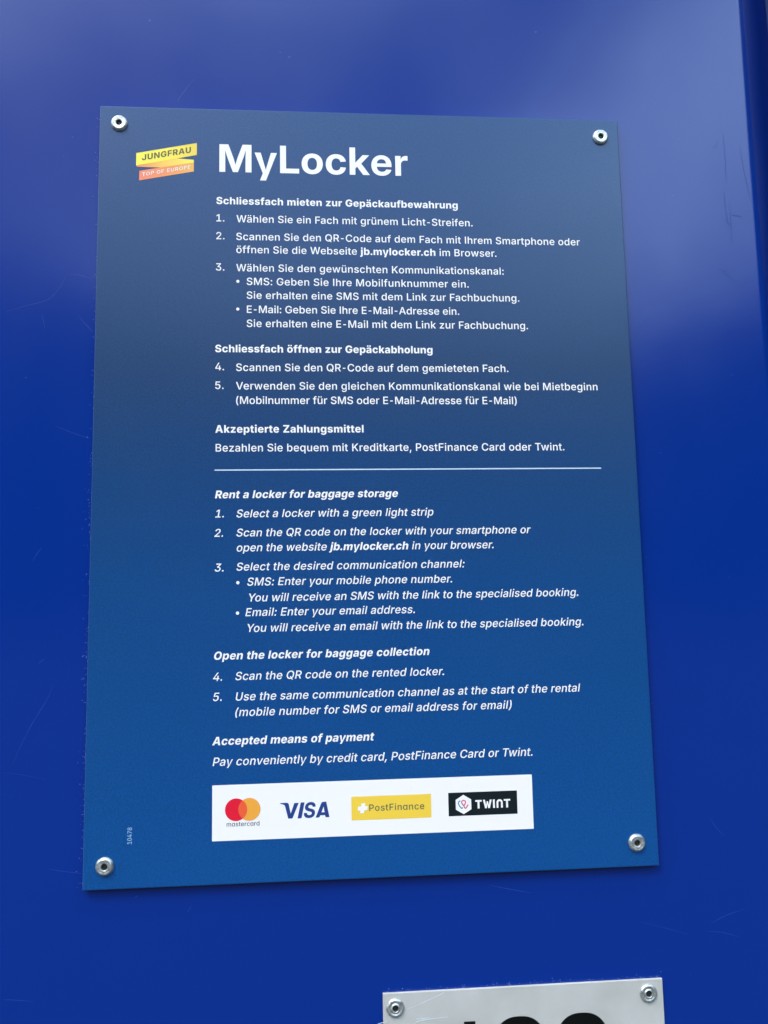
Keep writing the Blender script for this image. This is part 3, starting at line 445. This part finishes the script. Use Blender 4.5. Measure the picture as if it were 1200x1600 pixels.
# ------------------------------------------------------------------ lettering from outline tables
def flatten(contour, steps=4):
    toks = contour.split(' ')
    pts = []
    for t in toks:
        on = not t.startswith('q'); x, y = t.lstrip('q').split(','); pts.append((float(x), float(y), on))
    full = []
    m = len(pts)
    for i in range(m):
        a, c = pts[i], pts[(i + 1) % m]
        full.append(a)
        if not a[2] and not c[2]: full.append(((a[0] + c[0]) / 2, (a[1] + c[1]) / 2, True))
    while not full[0][2]: full = full[1:] + full[:1]
    out = []; i = 0; m = len(full)
    while i < m:
        a = full[i]
        if a[2]:
            nx = full[(i + 1) % m]
            out.append((a[0], a[1]))
            if not nx[2]:
                e = full[(i + 2) % m]
                for s in range(1, steps):
                    t = s / steps
                    out.append(((1 - t) ** 2 * a[0] + 2 * t * (1 - t) * nx[0] + t * t * e[0],
                                (1 - t) ** 2 * a[1] + 2 * t * (1 - t) * nx[1] + t * t * e[1]))
                i += 1
        i += 1
    clean = [p for k, p in enumerate(out) if (abs(p[0] - out[k - 1][0]) + abs(p[1] - out[k - 1][1])) > 1e-6]
    return clean

def winding(x, y, polys):
    w = 0
    for poly in polys:
        for k in range(len(poly)):
            x0, y0 = poly[k - 1]; x1, y1 = poly[k]
            if (y0 <= y) != (y1 <= y):
                xc = x0 + (y - y0) * (x1 - x0) / (y1 - y0)
                if xc > x: w += 1 if y1 > y0 else -1
    return w

def fill(polys):
    """triangles covering all points with a non-zero winding number"""
    vs, es = [], []
    for poly in polys:
        s = len(vs); vs += [Vector(p) for p in poly]
        es += [(s + k, s + (k + 1) % len(poly)) for k in range(len(poly))]
    ov, oe, of, *_ = delaunay_2d_cdt(vs, es, [], 0, 1e-5)
    tris = []
    for f in of:
        cx = sum(ov[i].x for i in f) / len(f); cy = sum(ov[i].y for i in f) / len(f)
        if winding(cx, cy, polys) != 0: tris.append(tuple(f))
    return [(v.x, v.y) for v in ov], tris

GLYPH_CACHE = {}
def glyph(style, ch):
    key = (style, ch)
    if key not in GLYPH_CACHE:
        parts = GLYPHS[style][ch].split('|')
        adv = int(parts[0])
        polys = [flatten(c) for c in parts[1:] if c.strip()]
        if polys:
            vs, tr = fill(polys)
            xs = [p[0] for poly in polys for p in poly]
            GLYPH_CACHE[key] = (adv, vs, tr, min(xs), max(xs))
        else:
            GLYPH_CACHE[key] = (adv, [], [], 0, adv)
    return GLYPH_CACHE[key]

KERN = {('W', 'ä'): -25, ('V', 'e'): -35, ('Y', 'o'): -70, ('T', 'w'): -60, ('r', '.'): -45, ('F', 'a'): -25,
        ('P', 'a'): -10, ('W', 'e'): -25, ('r', ','): -40, ('y', '.'): -60, ('L', 'o'): -5, ('w', '.'): -30}

class Flat:
    """collects flat printed shapes on a plane d millimetres before the door"""
    def __init__(self, d): self.d = d; self.v = []; self.f = []
    def add(self, vs, tris, fn):
        s = len(self.v)
        for x, y in vs:
            u, v = fn(x, y); self.v.append(P(u, v, self.d))
        self.f += [tuple(s + i for i in t) for t in tris]
        return self
    def polygon(self, pts, holes=()):
        polys = [[tuple(p) for p in pts]] + [[tuple(p) for p in hh] for hh in holes]
        if holes:
            area = lambda q: sum(q[k - 1][0] * q[k][1] - q[k][0] * q[k - 1][1] for k in range(len(q)))
            for k in range(1, len(polys)):
                if area(polys[k]) * area(polys[0]) > 0: polys[k].reverse()
        vs, tr = fill(polys)
        return self.add(vs, tr, lambda x, y: (x, y))
    def link(self, name, mat, parent, **kw):
        me = bpy.data.meshes.new(name)
        me.from_pydata([v - BASE for v in self.v], [], self.f)
        bm = bmesh.new(); bm.from_mesh(me)
        for f in bm.faces:
            if f.normal.y > 0: f.normal_flip()
        bm.to_mesh(me); bm.free()
        return link(name, me, mat, parent, **kw)

def layout(text, style, em, spans=True):
    """glyph placements in millimetres: list of (style, char, x), natural width, count"""
    out = []; x = 0.0; bold = False; prev = None
    for ch in text:
        if ch == '*': bold = not bold; continue
        st = 'H' if bold else style
        adv = glyph(st, ch)[0]
        x += KERN.get((prev, ch), 0) * em / 1000
        out.append((st, ch, x)); x += adv * em / 1000; prev = ch
    return out, x

def write(flat, text, style, em, u0, u1, v, shear=0.0, wide=1.0, slope=0.0):
    """set text so that its ink runs from u0 to u1 (u1 = 0: natural width) on baseline v"""
    pl, W = layout(text, style, em)
    k = em / 1000
    g0, g1 = glyph(pl[0][0], pl[0][1]), glyph(pl[-1][0], pl[-1][1])
    ink0 = pl[0][2] + g0[3] * k
    ink1 = pl[-1][2] + g1[4] * k
    n = len(pl) - 1
    if u1:
        need = (u1 - u0) / wide
        track = (need - (ink1 - ink0)) / n if n else 0
    else: track = 0.012 * em
    for i, (st, ch, x) in enumerate(pl):
        g = glyph(st, ch)
        if not g[2]: continue
        ox = u0 + (x + i * track - ink0) * wide
        def fn(a, c, ox=ox):
            uu = ox + (a * k + shear * c * k) * wide
            return uu, v - c * k + slope * (uu - u0)
        flat.add(g[1], g[2], fn)
    return flat

# ------------------------------------------------------------------ the place
def terrain():
    g = bmesh.new()
    s = 900
    vs = [g.verts.new(p) for p in ((-s, -s, 0), (s, -s, 0), (s, s, 0), (-s, s, 0))]
    g.faces.new(vs)
    m = material("worn_asphalt", (0.09, 0.09, 0.092, 1), 0.9)
    n, l, b = nodes(m)
    t = noise(n, l, 30, 6)
    r = n.new("ShaderNodeValToRGB"); r.color_ramp.elements[0].color = (0.022, 0.022, 0.023, 1); r.color_ramp.elements[1].color = (0.05, 0.05, 0.048, 1)
    l.new(t.outputs["Fac"], r.inputs["Fac"]); l.new(r.outputs["Color"], b.inputs["Base Color"])
    link("ground", g, m, kind="structure")
    # added unseen ridge: blocks low sky to shape the reflection in the paint
    rnd = random.Random(4)
    bm = bmesh.new()
    rows = []
    N = 96
    for i in range(N + 1):
        az = math.radians(-178 + 356 * i / N)
        d = math.degrees(az)
        top = BLOCKER_SKYLINE(d)
        row = []
        for j, fr in enumerate((0, 0.25, 0.5, 0.75, 1.0)):
            R = 330 + 260 * fr
            h = math.tan(math.radians(top)) * 590 * fr ** 1.15 * (1 + (0.05 * rnd.uniform(-1, 1) if j else 0))
            if abs(d) > 96: h *= 0.5
            row.append(bm.verts.new((R * math.sin(az), -R * math.cos(az), h - 2)))
        rows.append(row)
    for a, c in zip(rows, rows[1:]):
        for j in range(4): bm.faces.new((a[j], c[j], c[j + 1], a[j + 1]))
    m = material("blocker_dark_green", (0.03, 0.05, 0.03, 1), 1.0, 0, 0.1)
    n, l, b = nodes(m)
    t = noise(n, l, 0.03, 6)
    r = n.new("ShaderNodeValToRGB"); r.color_ramp.elements[0].color = (0.008, 0.022, 0.014, 1); r.color_ramp.elements[1].color = (0.03, 0.055, 0.03, 1)
    l.new(t.outputs["Fac"], r.inputs["Fac"]); l.new(r.outputs["Color"], b.inputs["Base Color"])
    o = link("sky_blocker_ridge", bm, m, kind="structure"); smooth(o, 180)

def BLOCKER_SKYLINE(d):
    """skyline height in degrees by azimuth"""
    side = 20.0 / (1 + math.exp(-(d - 46) / 4.0))  # added rise on the right: keeps sky off the folded door edge
    return side + 19.5 + 3.0 * math.exp(-((d + 18) / 14) ** 2) + 1.0 * math.sin(d * 0.11)
terrain()

# ------------------------------------------------------------------ locker doors
BASE = Vector((0, 0, ZC))
EDGE_U = 268.0            # where the sheet folds back on the right
def door_profile(w):
    """half section of the folded sheet, from face centre outwards: (x, y)"""
    pts = []
    R, ang = 0.0055, math.radians(50)
    x0 = w / 2 - 0.045
    for k in range(9):
        a = ang * k / 8
        pts.append((x0 - 0.0012 + R * math.sin(a), R * (1 - math.cos(a))))
    L = 0.055
    x, y = pts[-1]
    x1, y1 = x + L * math.cos(ang), y + L * math.sin(ang)
    R2 = 0.0015
    pts.append((x1, y1))
    for k in range(1, 6):
        a = ang + (math.pi / 2 - ang) * k / 5
        pts.append((x1 + R2 * (math.sin(a) - math.sin(ang)), y1 + R2 * (math.cos(ang) - math.cos(a))))
    x, y = pts[-1]
    pts.append((x, y + 0.006))
    return pts

DOOR_W = 0.52
def door_mesh(w, z0, z1):
    half = door_profile(w)
    sec = [(-x, y) for x, y in reversed(half)] + half
    bm = bmesh.new()
    zs = [z0, z1]
    cols = [[bm.verts.new((x, y, z)) for z in zs] for x, y in sec]
    for a, c in zip(cols, cols[1:]): bm.faces.new((a[0], c[0], c[1], a[1]))
    for s in (0, 1):      # closing returns top and bottom
        prev = None
        ring = [c[s] for c in cols]
        back = [bm.verts.new((v.co.x, 0.057, v.co.z)) for v in ring]
        for i in range(len(ring) - 1):
            f = (ring[i], back[i], back[i + 1], ring[i + 1])
            try: bm.faces.new(f if s == 0 else tuple(reversed(f)))
            except ValueError: pass
    bmesh.ops.recalc_face_normals(bm, faces=bm.faces[:])
    return bm

door_cx = (EDGE_U - 105) / 1000 + 0.045 - DOOR_W / 2
cabinet = thing("locker_cabinet", "glossy ultramarine blue locker cabinet behind the instruction board and the number plate", "locker", (door_cx, 0, ZC))
bm = door_mesh(DOOR_W, -0.55, 0.55)
main = link("locker_door", bm, PAINT, cabinet); smooth(main, 30)
for dx in (DOOR_W + 0.006, -(DOOR_W + 0.006)):
    link("locker_door", main.data, None, cabinet, loc=(dx, 0, 0))
link("cabinet_body", box_bm(-0.82, 0.82, 0.06, 0.60, 0.02 - ZC, 2.3 - ZC, 0.003), material("cabinet_paint", (0.001, 0.010, 0.12, 1), 0.5), cabinet)

def rel(p, root): return p - Vector(root.location) - (Vector(root.parent.location) if root.parent else Vector())

def ribbons(name, lines, width, mat, parent, d, kind="stuff", rnd=random.Random(3)):
    """hair-thin scratches: tapered ribbons lying on the surface"""
    bm = bmesh.new()
    for ln in lines:
        # resample as a smooth curve
        pts = [Vector(p) for p in ln]
        fine_pts = []
        for i in range(len(pts) - 1):
            p0 = pts[max(i - 1, 0)]; p1 = pts[i]; p2 = pts[i + 1]; p3 = pts[min(i + 2, len(pts) - 1)]
            for s in range(6):
                t = s / 6
                fine_pts.append(0.5 * ((2 * p1) + (p2 - p0) * t + (2 * p0 - 5 * p1 + 4 * p2 - p3) * t * t + (3 * p1 - p0 - 3 * p2 + p3) * t ** 3))
        fine_pts.append(pts[-1])
        prev = None; m = len(fine_pts) - 1
        for i, p in enumerate(fine_pts):
            tg = (fine_pts[min(i + 1, m)] - fine_pts[max(i - 1, 0)]).normalized()
            nn = Vector((-tg.y, tg.x))
            w = width * (0.25 + 0.75 * math.sin(math.pi * min(max(i / m, 0.04), 0.96))) * rnd.uniform(0.6, 1.15) / 2
            q = p + nn * rnd.uniform(-0.03, 0.03)
            a = bm.verts.new(rel(P(*(q + nn * w), d), parent)); c = bm.verts.new(rel(P(*(q - nn * w), d), parent))
            if prev: bm.faces.new((prev[0], prev[1], c, a))
            prev = (a, c)
    for f in bm.faces:
        f.normal_update()
        if f.normal.y > 0: f.normal_flip()
    return link(name, bm, mat, parent, kind=kind)

ribbons("scratch", SCRATCHES[0:7] + SCRATCHES[12:13], 0.20, FAINT_SCUFF, main, 0.04)
ribbons("scratch", SCRATCHES[7:12] + SCRATCHES[13:], 0.15, SCUFF, main, 0.04)
ribbons("scratch", DARK_SCRATCHES, 0.11, DEEP_SCRATCH, main, 0.04)

# dried drops: small rings
bm = bmesh.new()
for u, v, dia in RINGS:
    for k in range(20):
        a0, a1 = 2 * math.pi * k / 20, 2 * math.pi * (k + 1) / 20
        ro, ri = dia * 0.95, dia * 0.55
        q = [bm.verts.new(rel(P(u + r * math.cos(a), v + r * math.sin(a), 0.04), main)) for r, a in ((ri, a0), (ro, a0), (ro, a1), (ri, a1))]
        bm.faces.new(q)
for f in bm.faces:
    f.normal_update()
    if f.normal.y > 0: f.normal_flip()
link("dried_drop", bm, SCUFF, main, kind="stuff")

# dust: tiny irregular flecks on the paint, thickest along the left and top edges of the board
def fleck(bm, u, v, r, d, parent, rnd):
    k = rnd.choice((4, 5, 6)); a0 = rnd.uniform(0, 6.28); st = rnd.uniform(1, 1.9); ph = rnd.uniform(0, 3.14)
    vs = []
    for i in range(k):
        a = a0 + 2 * math.pi * i / k; rr = r * rnd.uniform(0.7, 1.2)
        x, y = rr * st * math.cos(a), rr * math.sin(a)
        vs.append(bm.verts.new(rel(P(u + x * math.cos(ph) - y * math.sin(ph), v + x * math.sin(ph) + y * math.cos(ph), d), parent)))
    f = bm.faces.new(vs); f.normal_update()
    if f.normal.y > 0: f.normal_flip()
rnd = random.Random(11)
bm = bmesh.new()
for k in range(330):       # left edge of the board
    v = 297 * rnd.random() ** 0.75
    if rnd.random() < 0.25 and v < 140: continue
    fleck(bm, -abs(rnd.gauss(0, 1.2)) - 0.1, v, rnd.uniform(0.05, 0.12), 0.05, main, rnd)
for k in range(110):       # along its top
    fleck(bm, rnd.uniform(0, 210), -abs(rnd.gauss(0, 0.45)) - 0.1, rnd.uniform(0.05, 0.13), 0.05, main, rnd)
for k in range(60):
    fleck(bm, 210.2 + abs(rnd.gauss(0, 1.5)), rnd.uniform(0, 297), rnd.uniform(0.04, 0.08), 0.05, main, rnd)
for k in range(75):       # above the number plate
    fleck(bm, rnd.uniform(106.5, 209.5), 337.1 - abs(rnd.gauss(0, 0.6)), rnd.uniform(0.06, 0.14), 0.05, main, rnd)
link("dust", bm, DUST, main, kind="stuff")
bm = bmesh.new()
for k in range(420):
    fleck(bm, rnd.uniform(-60, 268), rnd.uniform(-80, 380), rnd.choice((0.04, 0.05, 0.06, 0.09)) * rnd.uniform(0.8, 1.3), 0.05, main, rnd)
for u, v in ((237, 6), (228, -10), (224, 12), (233, 31), (244, 25), (253, 108), (240, 128), (221, 140), (246, 190), (-11, 12), (-20, 160), (-26, 110)):
    fleck(bm, u, v, 0.17, 0.05, main, rnd)
link("dust", bm, SCUFF, main, kind="stuff")

# ------------------------------------------------------------------ rivets
def rivet_mesh(kind, seg=40):
    if kind == 'flat':
        prof = [(3.22, -0.02), (3.30, 0.22), (3.22, 0.52), (2.98, 0.86), (2.72, 1.12), (2.58, 1.24), (2.42, 1.30), (2.30, 1.27), (1.8, 1.24),
                (1.42, 1.25), (1.26, 1.22), (1.13, 1.08), (1.10, 0.5), (1.08, -0.9)]
    else:
        prof = [(3.22, -0.02), (3.30, 0.20), (3.18, 0.50), (2.92, 0.74), (2.60, 0.88), (2.30, 0.86), (2.08, 0.74), (1.86, 0.62), (1.66, 0.66), (1.52, 0.86),
                (1.40, 1.02), (1.26, 1.04), (1.13, 0.94), (1.08, 0.4), (1.08, -0.9)]
    bm = bmesh.new(); rings = []
    for r, h in prof:
        rings.append([bm.verts.new((r / 1000 * math.cos(2 * math.pi * k / seg), -h / 1000, r / 1000 * math.sin(2 * math.pi * k / seg))) for k in range(seg)])
    for a, c in zip(rings, rings[1:]):
        for k in range(seg): bm.faces.new((a[k], a[(k + 1) % seg], c[(k + 1) % seg], c[k]))
    bmesh.ops.recalc_face_normals(bm, faces=bm.faces[:])
    me = bpy.data.meshes.new("rivet"); bm.to_mesh(me); bm.free(); me.materials.append(RIVET)
    for p in me.polygons: p.use_smooth = True
    me.set_sharp_from_angle(angle=math.radians(50))
    # faces must look outwards: test one on the flange
    return me
def mandrel_mesh():
    bm = bmesh.new(); seg = 20; rings = []
    for r, h in ((1.09, 0.10), (0.8, 0.16), (0.72, 0.45), (0.4, 0.56), (0.02, 0.52)):
        rings.append([bm.verts.new((r / 1000 * math.cos(2 * math.pi * k / seg), -h / 1000, r / 1000 * math.sin(2 * math.pi * k / seg))) for k in range(seg)])
    for a, c in zip(rings, rings[1:]):
        for k in range(seg): bm.faces.new((a[k], a[(k + 1) % seg], c[(k + 1) % seg], c[k]))
    bm.faces.new(rings[-1])
    bmesh.ops.recalc_face_normals(bm, faces=bm.faces[:])
    me = bpy.data.meshes.new("mandrel"); bm.to_mesh(me); bm.free(); me.materials.append(HOLE)
    return me
RIVET_ME, DOMED_ME, MANDREL_ME = rivet_mesh('flat'), rivet_mesh('domed'), mandrel_mesh()
def add_rivet(parent, u, v, d, rot=0.0, tilt=(0, 0), me=RIVET_ME):
    o = link("rivet", me, None, parent, loc=rel(P(u, v, d), parent))
    o.rotation_euler = (tilt[0], rot, tilt[1])
    m = link("mandrel", MANDREL_ME, None, o)
    return o

# ------------------------------------------------------------------ the instruction board
board = thing("instruction_board", "dark blue A4 instruction board with white German and English text, riveted at its corners", "sign", BASE)
bm = box_bm(-0.105, 0.105, -SIGN_FRONT / 1000, -SIGN_BACK / 1000, -0.1485, 0.1485, 0.00025, 2)
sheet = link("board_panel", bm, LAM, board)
sheet.data.materials.append(SHEET_EDGE)
for p in sheet.data.polygons:
    if p.normal.y > -0.6: p.material_index = 1

PRV = [(7.58, 7.35), (202.3, 7.8), (201.75, 288.4), (7.6, 289.0)]
for k, (u, v) in enumerate(PRV):
    add_rivet(board, u, v, SIGN_FRONT, rot=k * 1.3, tilt=((0.03, 0.02), (-0.02, -0.03), (0.02, 0.03), (-0.02, 0.01))[k])

EM = 4.08
NAME = {'T': 'title', 'H': 'heading', 'HI': 'heading', 'B': 'text_line', 'I': 'text_line', 'N': 'list_number', 'NI': 'list_number'}
SH_IT = 0.19
for kind, text, u0, u1, v in TEXT:
    f = Flat(PRINT)
    if kind == 'R':
        f.polygon([(45.43, 146.27), (195.56, 146.27), (195.56, 146.72), (45.43, 146.72)]).link("divider_line", LINE_BLUE, board)
        continue
    style = {'T': 'T', 'H': 'H', 'HI': 'H'}.get(kind, 'B')
    it = SH_IT if kind in ('I', 'HI', 'NI') else 0.0
    em = 16.0 if kind == 'T' else EM
    if kind == 'T': u1 -= 0.1
    write(f, text, style, em, u0, u1, v, shear=it)
    f.link(NAME[kind], WHITE, board)
for u, v in SH['bul']:
    f = Flat(PRINT)
    f.polygon([(u + 0.62 * math.cos(a * math.pi / 8), v + 0.62 * math.sin(a * math.pi / 8)) for a in range(16)]).link("bullet", WHITE, board)

# serial number running up the left margin
f = Flat(PRINT)
pl, W = layout("10478", 'B', 2.2)
k = 2.2 / 1000
for st, ch, x in pl:
    g = glyph(st, ch)
    f.add(g[1], g[2], lambda a, c, x=x: (16.87 - c * k, 281.95 - (x + a * k) * 0.85))
f.link("serial_number", material("dim_blue_print", (0.26, 0.44, 0.62, 1), 0.4), board)

# folded ribbon emblem, top left
emb = Flat(PRINT); emb.polygon(SH['band_low']); emblem = emb.link("ribbon_emblem", CORAL, board)
Flat(PRINT + 0.01).polygon(SH['band_mid']).link("ribbon_fold", FOLD, emblem)
Flat(PRINT + 0.02).polygon(SH['band_top']).link("ribbon_band", TOPBAND, emblem)
(a0, a1, a2) = SH['jung']
f = Flat(PRINT + 0.05)
write(f, "JUNGFRAU", 'H', 3.35, a0[0], a1[0], a0[1] - 0.05, slope=(a1[1] - a0[1]) / (a1[0] - a0[0])); f.link("emblem_lettering", DARK_OLIVE, emblem)
(a0, a1, a2) = SH['top']
f = Flat(PRINT + 0.05)
write(f, "TOP OF EUROPE", 'B', 2.05, a0[0], a1[0], a0[1] - 0.05, slope=(a1[1] - a0[1]) / (a1[0] - a0[0])); f.link("emblem_lettering", WHITE, emblem)

# payment strip
strip = Flat(PRINT).polygon([(45.16, 262.40), (162.98, 262.38), (162.95, 281.95), (45.16, 281.93)]).link("payment_strip", WHITE, board)
S1, S2, S3 = PRINT + 0.03, PRINT + 0.06, PRINT + 0.09
def disc(u, v, r, n=48): return [(u + r * math.cos(2 * math.pi * k / n), v + r * math.sin(2 * math.pi * k / n)) for k in range(n)]
mc = SH['mc']; r = 3.98; cv = 271.22
cl_, cr_ = (mc[0][0] - 0.02, cv), (mc[2][0] - 0.08, cv)
Flat(S1).polygon(disc(*cl_, r)).link("red_disc", RED, strip)
Flat(S2).polygon(disc(*cr_, r)).link("amber_disc", AMBER, strip)
hd = (cr_[0] - cl_[0]) / 2; th = math.acos(hd / r)
lens = [(cl_[0] + r * math.cos(t), cv + r * math.sin(t)) for t in [(-th + 2 * th * i / 16) for i in range(17)]] + \
       [(cr_[0] - r * math.cos(t), cv + r * math.sin(t)) for t in [(th - 2 * th * i / 16) for i in range(1, 16)]]
Flat(S3).polygon(lens).link("disc_overlap", ORANGE, strip)
f = Flat(S1); write(f, "m\u0251sterc\u0251rd", 'B', 2.15, 50.35, 62.1, 277.0); f.link("card_lettering", GREY, strip)

f = Flat(S1)
f.polygon(SH['V']); f.polygon(SH['I'])
g = glyph('H', 'S')
s0, s1 = SH['S'][0], SH['S'][1]
hgt = 5.62
f.add(g[1], g[2], lambda a, c: (78.05 + (a - g[3]) / (g[4] - g[3]) * 4.05 + (c / 727) * 0.75 - 0.15, 275.08 - (c + 10) / 747 * hgt))
f.polygon(SH['A'], [SH['Ah']])
f.link("card_lettering", INDIGO, strip)

post = Flat(S1).polygon([(95.45, 268.15), (124.9, 268.12), (124.87, 276.5), (95.45, 276.5)]).link("yellow_badge", YELLOW, strip)
cu, cvv = 99.6, 272.35
f = Flat(S2)
arm, wd = 1.75, 0.72
sk = 0.18
cross = [(-wd, -arm), (wd, -arm), (wd, -wd), (arm, -wd), (arm, wd), (wd, wd), (wd, arm), (-wd, arm), (-wd, wd), (-arm, wd), (-arm, -wd), (-wd, -wd)]
f.polygon([(cu + x - y * sk, cvv + y) for x, y in cross]).link("white_cross", WHITE, strip)
f = Flat(S2); write(f, "PostFin\u0251nce", 'B', 3.25, 102.0, 122.3, 273.45); f.link("card_lettering", GREEN_GREY, strip)

Flat(S1).polygon([(131.3, 268.0), (157.1, 267.97), (157.08, 276.33), (131.3, 276.36)]).link("charcoal_badge", CHARCOAL, strip)
Flat(S2).polygon([(136.92, 268.86), (139.81, 270.58), (139.82, 274.09), (136.91, 275.77), (134.01, 274.08), (134.02, 270.59)]).link("white_hexagon", WHITE, strip)
def stroke(f, pts, w, steps=6):
    pts = [Vector(p) for p in pts]; fp = []
    for i in range(len(pts) - 1):
        p0 = pts[max(i - 1, 0)]; p1 = pts[i]; p2 = pts[i + 1]; p3 = pts[min(i + 2, len(pts) - 1)]
        for s in range(steps):
            t = s / steps
            fp.append(0.5 * ((2 * p1) + (p2 - p0) * t + (2 * p0 - 5 * p1 + 4 * p2 - p3) * t * t + (3 * p1 - p0 - 3 * p2 + p3) * t ** 3))
    fp.append(pts[-1]); m = len(fp) - 1
    L, R = [], []
    for i, p in enumerate(fp):
        tg = (fp[min(i + 1, m)] - fp[max(i - 1, 0)]).normalized(); nn = Vector((-tg.y, tg.x)) * w / 2
        L.append(tuple(p + nn)); R.append(tuple(p - nn))
    return f.polygon(L + R[::-1])
f = Flat(S3); stroke(f, [(135.75, 270.95), (135.12, 271.4), (135.1, 272.2), (135.6, 273.05), (136.2, 273.68), (136.55, 273.3)], 0.42).link("teal_stroke", TEAL, strip)
f = Flat(S3); stroke(f, [(138.6, 272.4), (137.65, 273.7), (136.95, 272.75), (136.3, 271.8), (136.35, 271.15), (136.98, 270.85), (137.6, 271.2), (137.55, 272.0), (137.0, 272.75)], 0.42).link("pink_stroke", PINK, strip)
f = Flat(S2)
tv, bv = 270.92, 273.95
f.polygon([(141.35, tv), (143.75, tv), (143.75, tv + .62), (142.9, tv + .62), (142.9, bv), (142.15, bv), (142.15, tv + .62), (141.35, tv + .62)])
f.polygon([(144.2, tv), (144.95, tv), (145.38, bv - 1.15), (145.62, tv + .55), (146.08, tv + .55), (146.38, bv - 1.15), (146.75, tv), (147.5, tv), (146.75, bv), (146.1, bv), (145.84, tv + 1.6), (145.55, bv), (144.95, bv)])
f.polygon([(147.95, tv), (148.65, tv), (148.65, bv), (147.95, bv)])
arc = [(150.45 + 1.18 * math.cos(math.pi - math.pi * i / 10), tv + 1.1 - 1.12 * math.sin(math.pi * i / 10)) for i in range(11)]
arci = [(150.45 + 0.48 * math.cos(math.pi * i / 10), tv + 1.15 - 0.48 * math.sin(math.pi * i / 10)) for i in range(11)]
f.polygon([(149.27, bv)] + arc + [(151.63, bv), (150.93, bv)] + arci + [(149.97, bv)])
f.polygon([(152.05, tv), (154.45, tv), (154.45, tv + .62), (153.6, tv + .62), (153.6, bv), (152.87, bv), (152.87, tv + .62), (152.05, tv + .62)])
f.link("badge_lettering", WHITE, strip)

# dust on the board itself
rnd = random.Random(5); bm = bmesh.new()
for k in range(260):
    fleck(bm, rnd.uniform(1, 209), rnd.uniform(1, 296), rnd.uniform(0.03, 0.07), PRINT + 0.02, board, rnd)
link("dust", bm, material("dust_on_board", (0.10, 0.20, 0.42, 1), 0.8), board, kind="stuff")

# ------------------------------------------------------------------ number plate below
P_L, P_R, P_T, P_B = 105.85, 209.35, 337.25, 394.7
pc = P((P_L + P_R) / 2, (P_T + P_B) / 2)
plate = thing("number_plate", "brushed aluminium number plate with large black digits, riveted below the blue board", "number plate", pc)
PT = 1.1
hw, hh = (P_R - P_L) / 2000, (P_B - P_T) / 2000
pp = link("plate_sheet", box_bm(-hw, hw, -PT / 1000, -0.0001, -hh, hh, 0.00022, 2), ALU, plate)
for u, v in SH['prv'] + [[110.3, 389.6], [203.7, 389.4]]:
    add_rivet(plate, u, v, PT, rot=u, me=DOMED_ME)
def flat_plate(f, name, mat):
    global BASE
    old = BASE; BASE = pc
    o = f.link(name, mat, plate); BASE = old; return o
DT = 347.9; DH = 30.0
f = Flat(PT + 0.05)
f.polygon([(135.0, DT + .4), (139.15, DT + .4), (139.15, DT + DH), (133.4, DT + DH), (133.4, DT + 11.4), (127.6, DT + 12.6), (127.6, DT + 8.6), (131.4, DT + 7.6), (133.8, DT + 5.4), (134.8, DT + 3.0)])
flat_plate(f, "digit", BLACK)
def zero(cu):
    sup = lambda a, b, n: [(cu + a * math.copysign(abs(math.cos(t)) ** (2 / n), math.cos(t)), DT + DH / 2 + b * math.copysign(abs(math.sin(t)) ** (2 / n), math.sin(t))) for t in [2 * math.pi * k / 64 + 0.01 for k in range(64)]]
    f = Flat(PT + 0.05); f.polygon(sup(10.7, DH / 2 + .4, 2.5), [sup(4.6, DH / 2 - 4.8, 2.2)]); flat_plate(f, "digit", BLACK)
zero(155.2); zero(178.4)
ribbons("scratch", PLATE_SCRATCHES, 0.42, BRIGHT_SCRATCH, plate, PT + 0.03)
